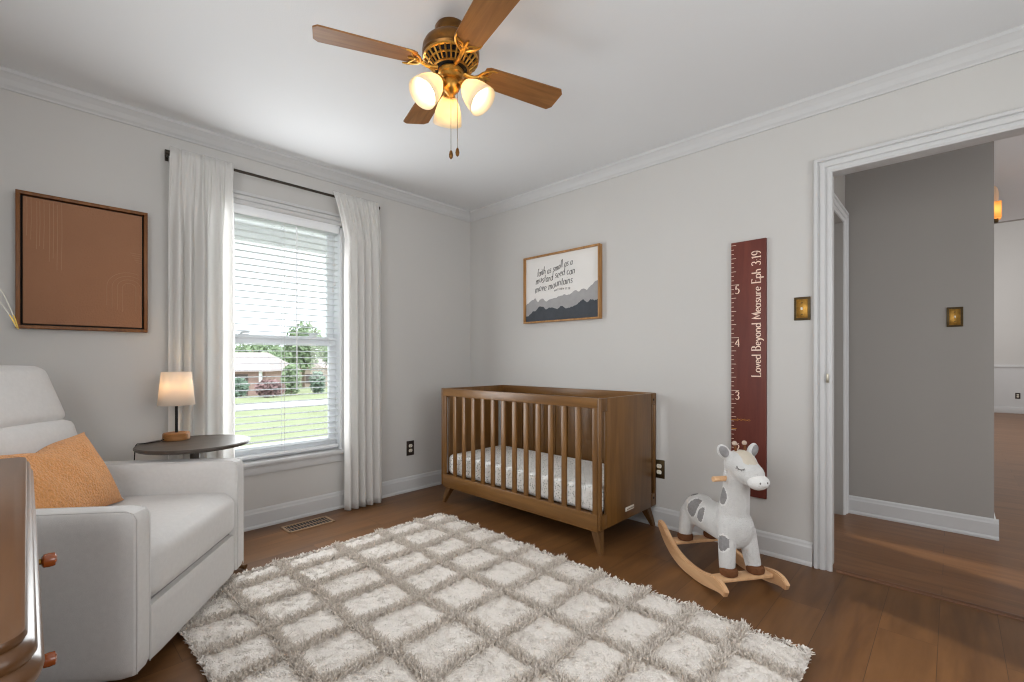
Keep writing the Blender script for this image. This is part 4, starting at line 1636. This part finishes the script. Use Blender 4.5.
LP = Vector((-2.272, -.238, TZ))
t = thing('table_lamp', 'small lit lamp with tapered white shade on the round side table', 'lamp', LP)
m = MB(); m.lathe([(0, 0), (.057, 0), (.061, .003), (.061, .034), (.058, .038), (0, .040)], 40); m.build('base', M['lamp_wood'], t)
m = MB(); m.lathe([(.007, .038), (.007, .22), (.010, .222), (.010, .25), (0, .25)], 16); m.build('pole', M['lamp_pole'], t)
m = MB()
m.lathe([(.083, .186), (.067, .362)], 48, cap=False)
o = m.build('lamp_shade', M['shade'], t, angle=180)
md = o.modifiers.new('thick', 'SOLIDIFY'); md.thickness = .0015
m = MB()
for k in range(3):
    a = 2 * PI * k / 3
    m.tube([(.008 * math.cos(a), .008 * math.sin(a), .245), (.0765 * math.cos(a), .0765 * math.sin(a), .246)], .0014, 6)
m.build('shade_spider', M['lamp_pole'], t)
m = MB(); m.lathe([(0, .248), (.011, .25), (.013, .268), (.024, .292), (.026, .306), (.018, .326), (0, .332)], 20); m.build('bulb', M['bulb'], t)
m = MB()
dpt = TC + Vector((.2535 * math.cos(math.radians(152)), .2535 * math.sin(math.radians(152)), 0)) - Vector((LP.x, LP.y, 0))
m.tube([(-.056, -.02, .012), (-.075, -.03, .005), (-.11, -.035, .0035), (dpt.x + .035, dpt.y - .008, .0035), (dpt.x + .004, dpt.y - .001, .004), (dpt.x - .003, dpt.y + .001, -.006), (dpt.x - .006, dpt.y + .002, -.06), (dpt.x - .02, dpt.y + .004, -.3), (dpt.x - .02, dpt.y + .006, -.62)], .0026, 8)
m.build('power_cord', M['lamp_pole'], t)

# ------------------------------------------------------------------ dresser
DX, DYN, DYF, DZT = -2.831, -2.60, -1.40, .816
t = thing('dresser', 'brown wooden dresser with moulded top edge, close to the camera', 'dresser', ((DX - .25), (DYN + DYF) / 2, 0))
dl = (DYF - DYN) / 2
LXD = .25       # front of the flat top in local x
m = MB()


def rrect(x0, x1, y0, y1, r, n=8):
    pts = []
    for cxx, cyy, a0 in ((x1 - r, y1 - r, 0), (x0 + .005, y1 - .005, 90), (x0 + .005, y0 + .005, 180), (x1 - r, y0 + r, 270)):
        rr_ = r if cxx == x1 - r else .005
        for k in range(n + 1):
            a = math.radians(a0 + 90 * k / n)
            pts.append((cxx + rr_ * math.cos(a), cyy + rr_ * math.sin(a)))
    return pts


prof = [(.000, DZT), (.004, DZT - .001), (.006, DZT - .006), (.004, DZT - .010), (.010, DZT - .013), (.012, DZT - .018), (.013, DZT - .024), (.010, DZT - .029), (.015, DZT - .033), (.018, DZT - .040), (.015, DZT - .050), (.006, DZT - .058)]
rings = []
for off, z in prof:
    pts = rrect(-.22, LXD + off, -dl - off, dl + off, .022 + off)
    rings.append([m.bm.verts.new((x, y, z)) for x, y in pts])
m.bm.faces.new(rings[0])
m.bm.faces.new(list(reversed(rings[-1])))
for a, b in zip(rings[:-1], rings[1:]):
    n = len(a)
    for k in range(n):
        m.bm.faces.new((a[k], a[(k + 1) % n], b[(k + 1) % n], b[k]))
m.build('top', M['dresser'], t, angle=50)
FX = .249
m = MB()
m.box((-.21, -dl + .02, .10), (FX - .02, dl - .02, DZT - .056), .004)
m.build('body', M['dresser'], t)
m = MB()
m.box((-.215, -dl + .015, .0), (FX, -dl + .09, .10), .01)
m.box((-.215, dl - .09, .0), (FX, dl - .015, .10), .01)
m.box((FX - .03, -dl + .08, .06), (FX - .005, dl - .08, .10), .004)
m.build('plinth', M['dresser'], t)
kn0 = None
for z0, z1, zk in ((.630, .752, .724 - .033), (.395, .622, .497), (.115, .387, .25)):
    m = MB()
    m.box((FX - .024, -dl + .04, z0), (FX - .004, dl - .04, z1), .006)
    dr = m.build('drawer', M['dresser'], t)
    m = MB()
    q = Matrix.Translation((FX - .005, .03, zk)) @ Matrix.Rotation(PI / 2, 4, 'Y')
    m.mi = 1
    m.lathe([(.011, 0), (.011, .003), (.006, .006), (.0055, .030), (.008, .033)], 20, q)
    m.mi = 0
    m.lathe([(.008, .031), (.0125, .034), (.0135, .042), (.0125, .050), (.006, .053), (0, .053)], 22, q)
    m.build('knob', [M['knob'], M['brass']], dr)

# vase with dried stems, standing on the dresser just outside the picture
VL = Vector((-3.02, -1.62, DZT))
t = thing('vase', 'white vase with dried stems on the dresser', 'vase', VL)
m = MB()
m.lathe([(0, 0), (.045, 0), (.055, .01), (.062, .06), (.05, .12), (.025, .16), (.024, .185), (.029, .195), (.024, .19), (.018, .16), (0, .03)], 32)
m.build('vase_body', M['vase'], t)
for (ex, ey, ez), (mx_, my_, mz_) in (((-2.843, -1.341, 1.174), (-2.93, -1.40, 1.30)), ((-2.847, -1.345, 1.180), (-2.95, -1.42, 1.27))):
    m = MB()
    a = Vector((0, 0, .15)); b = Vector((mx_, my_, mz_)) - VL; c = Vector((ex, ey, ez)) - VL
    b2 = 2 * b - .5 * (a + c)
    pts = [a * (1 - u) ** 2 + b2 * 2 * u * (1 - u) + c * u * u for u in [k / 60 for k in range(61)]]
    m.tube(pts, .0008, 6)
    m.mi = 1
    tip = pts[-4:]
    m.tube([tip[0], tip[1] + Vector((.001, 0, -.001)), tip[2], tip[3] + Vector((.002, 0, -.008))], [.001, .0018, .0018, .0006], 8)
    m.build('dried_stem', [M['stem'], M['stem_tip']], t)

# ------------------------------------------------------------------ ceiling fan
FC = Vector((-1.629, -1.760, H))
t = thing('ceiling_fan', 'brass ceiling fan with four wooden blades and three lit shades', 'ceiling fan', FC)
FZ = lambda z: z - H
m = MB()
m.lathe([(.062, FZ(2.385)), (.066, FZ(2.392)), (.066, FZ(2.43)), (.060, FZ(2.4395)), (0, FZ(2.4395))], 40)
m.build('ceiling_mount', M['fan_bronze'], t)
m = MB()
m.lathe([(.0, FZ(2.310)), (.112, FZ(2.310)), (.116, FZ(2.318)), (.114, FZ(2.326)), (.116, FZ(2.334)), (.114, FZ(2.352)), (.106, FZ(2.368)), (.092, FZ(2.380)), (.060, FZ(2.388)), (0, FZ(2.388))], 56)
m.build('motor_housing', M['fan_bronze'], t)
# fretted band: a cone of brass bars over a dark core
m = MB()
m.lathe([(.112, FZ(2.311)), (.112, FZ(2.303)), (.106, FZ(2.300)), (.106, FZ(2.304))], 56, cap=False)
m.lathe([(.072, FZ(2.272)), (.074, FZ(2.266)), (.066, FZ(2.264)), (.066, FZ(2.272))], 56, cap=False)
for k in range(28):
    a = 2 * PI * k / 28
    m.cyl((.108 * math.cos(a), .108 * math.sin(a), FZ(2.303)), (.072 * math.cos(a), .072 * math.sin(a), FZ(2.269)), .0045, .0035, 6)
m.lathe([(.091, FZ(2.2905)), (.093, FZ(2.286)), (.089, FZ(2.2825)), (.087, FZ(2.287))], 56, cap=False)
m.build('fretwork_band', M['fan_brass'], t)
m = MB()
m.lathe([(.0, FZ(2.268)), (.060, FZ(2.272)), (.100, FZ(2.309)), (0, FZ(2.3095))], 40)
m.build('motor_core', M['black'], t)
m = MB()
m.lathe([(.0, FZ(2.222)), (.040, FZ(2.222)), (.046, FZ(2.226)), (.047, FZ(2.238)), (.052, FZ(2.242)), (.052, FZ(2.258)), (.045, FZ(2.266)), (0, FZ(2.268))], 36)
m.build('switch_housing', M['fan_brass'], t)
m = MB()
m.lathe([(0, FZ(2.150)), (.006, FZ(2.152)), (.010, FZ(2.162)), (.018, FZ(2.168)), (.032, FZ(2.182)), (.038, FZ(2.196)), (.036, FZ(2.216)), (.030, FZ(2.223)), (0, FZ(2.223))], 36)
m.build('light_fitter', M['fan_brass'], t)

# blades: local +x outwards
BA = [math.radians(a) for a in (71.5, 155.5, -107.0, -17.5)]
BZ = FZ(2.283)
PITCH = math.radians(-11)


def blade_mesh():
    m = MB()
    r0, r1 = .142, .520
    n = 22
    out = []
    for k in range(n + 1):
        u = k / n
        x = r0 + (r1 - r0) * u
        w = .052 + .014 * u
        out.append((x, w))
    # rounded ends
    poly = []
    for x, w in out:
        if x > r1 - .02:
            w *= math.sqrt(max(0.45, 1 - .55 * ((x - (r1 - .02)) / .02) ** 2))
        if x < r0 + .015:
            w *= .82 + .18 * (x - r0) / .015
        poly.append((x, w))
    full = [(x, -w) for x, w in poly] + [(x, w) for x, w in reversed(poly)]
    m.prism(full, -.003, .003)
    return m


def iron_mesh():
    m = MB()
    # stem from flywheel, scrolled plate under blade
    m.tube([(.055, 0, -.018), (.085, 0, -.022), (.115, 0, -.020), (.14, 0, -.010), (.16, 0, -.006)], [.010, .009, .008, .009, .010], 10)
    for sy in (-1, 1):
        m.tube([(.135, 0, -.012), (.150, sy * .022, -.008), (.172, sy * .040, -.006), (.200, sy * .050, -.006), (.222, sy * .052, -.006)], [.006, .006, .0055, .005, .003], 8)
        m.tube([(.155, 0, -.007), (.178, sy * .014, -.006), (.190, sy * .030, -.006), (.196, sy * .048, -.006)], .0042, 8)
        m.ball((.186, sy * .030, -.007), (.006, .006, .003), 10)
    m.tube([(.155, 0, -.007), (.185, 0, -.006), (.205, 0, -.006)], [.008, .006, .004], 8)
    m.ball((.165, 0, -.009), (.013, .016, .004), 14)
    for v in m.bm.verts:
        v.co.x = .055 + (v.co.x - .055) * .80
    return m


bl0 = ir0 = None
for a in BA:
    if bl0 is None:
        bl0 = blade_mesh().build('blade', M['fan_blade'], t)
        bl0.location = (0, 0, BZ)
        bl0.rotation_euler = (PITCH, 0, a)
        ir0 = iron_mesh().build('blade_iron', M['fan_brass'], t)
        ir0.location = (0, 0, BZ)
        ir0.rotation_euler = (PITCH * .6, 0, a)
    else:
        copy_part(bl0, t, (0, 0, BZ), (PITCH, 0, a))
        copy_part(ir0, t, (0, 0, BZ), (PITCH * .6, 0, a))

# three light arms
LIGHTS = []
view_back = math.degrees(math.atan2(-.69, -.724))      # towards the camera from the fan
for deg in (view_back - 46, view_back + 74, view_back + 194):
    a = math.radians(deg)
    d = Vector((math.cos(a), math.sin(a), 0))
    tilt = math.radians(42)
    ax = (d * math.sin(tilt) + Vector((0, 0, -math.cos(tilt)))).normalized()   # the way the shade opens
    st = d * .050 + Vector((0, 0, FZ(2.212)))
    m = MB()
    m.tube([d * .028 + Vector((0, 0, FZ(2.206))), st, st + ax * .016], [.008, .009, .011], 12)
    q = Vector((0, 0, 1)).rotation_difference(ax).to_matrix().to_4x4()
    m.lathe([(.012, .008), (.024, .014), (.026, .030), (.022, .032), (0, .020)], 22, Matrix.Translation(st) @ q)
    arm_o = m.build('light_arm', M['fan_brass'], t)
    m = MB()
    pr_ = [(.021, .018), (.030, .030), (.045, .055), (.055, .085), (.060, .115), (.062, .132), (.0605, .132), (.053, .085), (.043, .056), (.026, .032), (.019, .020)]
    m.lathe(pr_, 36, Matrix.Translation(st) @ q, cap=False)
    m.build('glass_shade', M['fan_glass'], arm_o, angle=180)
    m = MB()
    m.lathe([(.010, .022), (.013, .045), (.024, .068), (.027, .084), (.020, .100), (0, .108)], 20, Matrix.Translation(st) @ q)
    m.build('bulb', M['fan_bulb'], arm_o)
    LIGHTS.append(FC + st + ax * .088)
for (dx, dy, zb) in ((-.010, -.012, 1.905), (.022, -.014, 1.925)):
    m = MB()
    m.tube([(dx, dy, FZ(2.19)), (dx, dy, FZ(zb) + .02)], .0012, 6)
    m.mi = 1
    m.lathe([(.002, .026), (.006, .020), (.0085, .006), (.007, -.004), (.002, -.010)], 14, xform((dx, dy, FZ(zb))))
    m.build('pull_chain', [M['chain'], M['fan_bronze']], t)

# ------------------------------------------------------------------ outside
def gz(y):
    return -.45 - .037 * max(0, y)


mb = MB()
mb.grid(lambda u, v: (-40 + 90 * u, .16 + 75 * v, gz(75 * v)), 2, 40)
struct(mb, 'ground_lawn', M['grass'])


def slab(name, x0, x1, y0, y1, mat, lift=.03):
    m = MB()
    lo = [(x0, y0, gz(y0) - .05), (x1, y0, gz(y0) - .05), (x1, y1, gz(y1) - .05), (x0, y1, gz(y1) - .05)]
    hi = [(x0, y0, gz(y0) + lift), (x1, y0, gz(y0) + lift), (x1, y1, gz(y1) + lift), (x0, y1, gz(y1) + lift)]
    L = [m.bm.verts.new(p) for p in lo]
    Hh = [m.bm.verts.new(p) for p in hi]
    m.bm.faces.new(list(reversed(L)))
    m.bm.faces.new(Hh)
    for k in range(4):
        m.bm.faces.new((L[k], L[(k + 1) % 4], Hh[(k + 1) % 4], Hh[k]))
    return m.build(name, mat, smooth=False, kind='structure')


slab('path_concrete', -20, 30, 6.6, 7.4, M['concrete'])
slab('bounce_slab', -8, 8, .16, 3.4, M['bounce_slab'], .02)  # unseen pale slab added to bounce light up onto the soffit
slab('street', -40, 50, 19.5, 25.0, M['asphalt'])

# eave over the window
mb = MB()
mb.box((-6, .14, 2.12), (3, .72, 2.15))
mb.box((-6, .70, 2.00), (3, .74, 2.22))
for k in range(30):
    mb.box((-6 + .3 * k, .14, 2.112), (-6 + .3 * k + .008, .70, 2.121))
struct(mb, 'trim_11', M['soffit'])


def leaves(m, c, r, n, size, rng):
    c = Vector(c)
    for _ in range(n):
        v = Vector((rng.gauss(0, 1), rng.gauss(0, 1), rng.gauss(0, 1))).normalized()
        rad = (rng.random() ** .4)
        p = c + Vector((v.x * r[0], v.y * r[1], v.z * r[2])) * rad
        a = Vector((rng.gauss(0, 1), rng.gauss(0, 1), rng.gauss(0, 1))).normalized() * size
        b = a.orthogonal().normalized() * size * .8
        m.quad(p - a, p + b * .6, p + a, p - b * .6)


def at(u, dep):
    f = Vector((math.cos(HEAD), math.sin(HEAD), 0))
    r = Vector((math.sin(HEAD), -math.cos(HEAD), 0))
    return CAM + f * dep + r * ((u - 512) / 462.5 * dep)


def tree(name, label, x, y, crown, height, mat, seed, n=1500, trunk=True, size=.3, group=None):
    rng = random.Random(seed)
    z0 = gz(y)
    t = thing(name, label, 'tree' if trunk else 'shrub', (x, y, z0), 0, group)
    m = MB()
    if trunk:
        for k in range(6):
            c = (rng.uniform(-.5, .5) * crown[0], rng.uniform(-.5, .5) * crown[1], height - crown[2] * rng.uniform(.6, 1.3))
            leaves(m, c, [q * .62 for q in crown], n // 6, size, rng)
    else:
        for k in range(4):
            leaves(m, (rng.uniform(-.5, .5) * crown[0], rng.uniform(-.4, .4) * crown[1], crown[2] * .9), [q * .65 for q in (crown[0], crown[1], crown[2] * 1.25)], n // 4, size, rng)
    m.build('foliage', mat, t, smooth=False)
    m = MB()
    if trunk:
        m.tube([(0, 0, -.1), (.05, 0, height * .3), (0, .05, height * .62)], [.22, .17, .08], 10)
        for k in range(4):
            a = k * 1.6
            m.tube([(0, .02, height * .45), (.5 * math.cos(a), .5 * math.sin(a), height * .62), (crown[0] * .5 * math.cos(a), crown[1] * .5 * math.sin(a), height * .78)], [.08, .06, .03], 8)
    else:
        for k in range(5):
            a = k * 1.3
            m.tube([(0, 0, -.05), (.3 * crown[0] * math.cos(a), .3 * crown[1] * math.sin(a), crown[2] * .8)], [.05, .02], 6)
    m.build('trunk' if trunk else 'branches', M['bark'], t)
    return t


# house across the street
hp = at(222, 42)
t = thing('house', 'rosy brick house with a pale hipped roof across the street', 'house', (hp.x, hp.y, gz(hp.y)), math.radians(-38), 'houses across the street')
m = MB()
m.box((-5.0, -3.6, -.4), (5.0, 3.6, 2.3))
m.build('walls', M['brick'], t, smooth=False)
m = MB()
b = [(-5.6, -4.2, 2.25), (5.6, -4.2, 2.25), (5.6, 4.2, 2.25), (-5.6, 4.2, 2.25)]
r_ = [(-3.6, 0, 3.9), (3.9, 0, 3.9)]
vb = [m.bm.verts.new(p) for p in b]
vr = [m.bm.verts.new(p) for p in r_]
m.bm.faces.new((vb[0], vb[1], vr[1], vr[0])); m.bm.faces.new((vb[1], vb[2], vr[1])); m.bm.faces.new((vb[2], vb[3], vr[0], vr[1])); m.bm.faces.new((vb[3], vb[0], vr[0])); m.bm.faces.new(list(reversed(vb)))
m.build('roof', M['roof'], t, smooth=False)
for x0, x1 in ((-1.6, 1.4), (2.4, 3.6)):
    m = MB(); m.box((x0, -3.66, .1), (x1, -3.58, 2.0)); m.build('window', M['dark_door'], t, smooth=False)
for x0 in (-1.8, 1.6, 4.6):
    m = MB(); m.box((x0, -4.0, -.3), (x0 + .22, -3.78, 2.26)); m.build('porch_post', M['white_vinyl'], t, smooth=False)
hp = at(316, 72)
t = thing('house', 'small cream house between the trees across the street', 'house', (hp.x, hp.y, gz(hp.y)), math.radians(-38), 'houses across the street')
m = MB(); m.box((-1.6, -3, -.4), (1.6, 3, 3.0)); m.build('walls', M['siding'], t, smooth=False)
m = MB()
m.prism([(-2.0, 2.9), (2.0, 2.9), (0, 4.3)], -3.3, 3.3, Matrix(((1, 0, 0, 0), (0, 0, 1, 0), (0, 1, 0, 0), (0, 0, 0, 1))))
m.build('roof', M['roof'], t, smooth=False)
m = MB(); m.box((-.7, -3.06, .6), (.6, -2.98, 2.0)); m.build('window', M['dark_door'], t, smooth=False)

TR = [('tall green tree right of the brick house across the street', 303, 62, (2.6, 2.6, 4.0), 9.5, 3),
      ('leafy green tree at the left edge of the window view', 226, 60, (2.8, 2.6, 3.0), 6.4, 4),
      ('rounded green tree behind the brick house roof', 264, 70, (2.8, 2.4, 3.0), 7.0, 5),
      ('tall pale tree far behind the left part of the brick house roof', 243, 92, (3.3, 3.0, 4.2), 9.5, 7),
      ('broad pale tree far behind, between the two houses', 285, 99, (3.3, 3.0, 4.2), 9.5, 8),
      ('pale tree far behind the small cream house', 330, 92, (3.3, 3.0, 4.4), 10.0, 9),
      ('green tree at the right edge of the window view', 344, 56, (2.6, 2.6, 3.4), 7.0, 6)]
for lab, u, dep, crown, hgt, sd in TR:
    p = at(u, dep)
    tree('tree', lab, p.x, p.y, crown, hgt, M['leaf'], sd, 1600, True, .42, 'trees across the street')
SH = [('grey-green shrub at the left corner of the brick house', 240, 36, (1.0, .9, .9), 'leaf2', 11),
      ('low maroon shrub in front of the brick house', 268, 34, (1.1, .9, .75), 'leaf3', 12),
      ('tall green shrub at the right corner of the brick house', 291, 37, (.8, .8, 1.5), 'leaf', 13),
      ('dark green shrub beside the small cream house', 318, 39, (.6, .6, 1.1), 'leaf2', 14)]
for lab, u, dep, crown, mt, sd in SH:
    p = at(u, dep)
    tree('shrub', lab, p.x, p.y, crown, 0, M[mt], sd, 900, False, .2, 'shrubs in front of the houses')

# ------------------------------------------------------------------ light
w = bpy.data.worlds.new('World')
SC.world = w
w.use_nodes = True
bg = w.node_tree.nodes['Background']
bg.inputs['Color'].default_value = (.90, .95, 1.0, 1)
bg.inputs['Strength'].default_value = 2.5


def light(name, kind, loc, power, col=(1, 1, 1), size=None, size_y=None, aim=None, radius=None, angle=None):
    l = bpy.data.lights.new(name, kind)
    l.energy = power
    l.color = col
    if kind == 'AREA':
        l.shape = 'RECTANGLE'
        l.size, l.size_y = size, size_y
    if radius is not None:
        l.shadow_soft_size = radius
    if angle is not None:
        l.angle = angle
    o = bpy.data.objects.new(name, l)
    COL.objects.link(o)
    o.location = loc
    if aim is not None:
        o.rotation_euler = Vector(aim).to_track_quat('-Z', 'Y').to_euler()
    return o


light('sun', 'SUN', (0, -10, 20), 1.6, (1, .97, .92), aim=(.25, .75, -1.1), angle=.03)
light('near_wall_fill', 'AREA', ((NW[0] + NW[1]) / 2, YN - .10, (NW[2] + NW[3]) / 2), 12, (1, .985, .965), NW[1] - NW[0] - .05, NW[3] - NW[2] - .05, (0, 1, 0))  # added fill behind an invented opening in the unseen rear wall
light('left_wall_fill', 'AREA', (XL - .10, (LW[0] + LW[1]) / 2, (LW[2] + LW[3]) / 2), 18, (1, .985, .965), LW[1] - LW[0] - .05, LW[3] - LW[2] - .05, (1, 0, 0))  # fill lamp added outside the opening cut in the unseen left wall
light('daylight_main_window', 'AREA', ((WX0 + WX1) / 2, -.035, (WZ0 + WZ1) / 2), 23, (.95, .98, 1), WX1 - WX0 - .1, WZ1 - WZ0 - .1, (0, -1, 0))
light('living_room_fill', 'AREA', (7.2, -2.75, 2.3), 150, (1, .99, .98), 6, 3, (0, -1, -.1))  # unseen area lamp added to brighten the far room
light('hall_fill', 'AREA', (.95, -6.4, 1.1), 24, (1, .96, .92), 1.7, 1.5, (-.03, 1, -.22))  # free-standing fill lamp added to lift the hall floor

# ------------------------------------------------------------------ view
vs_ = SC.view_settings
vs_.view_transform = 'Standard'
vs_.look = 'None'
vs_.gamma = 1.0
vs_.exposure = 0.0
vs_.use_curve_mapping = False
SC.cycles.max_bounces = 10
SC.cycles.diffuse_bounces = 6
SC.cycles.transparent_max_bounces = 16
SC.cycles.sample_clamp_indirect = 6.0
SC.cycles.use_denoising = True
SC.cycles.filter_width = 1.15
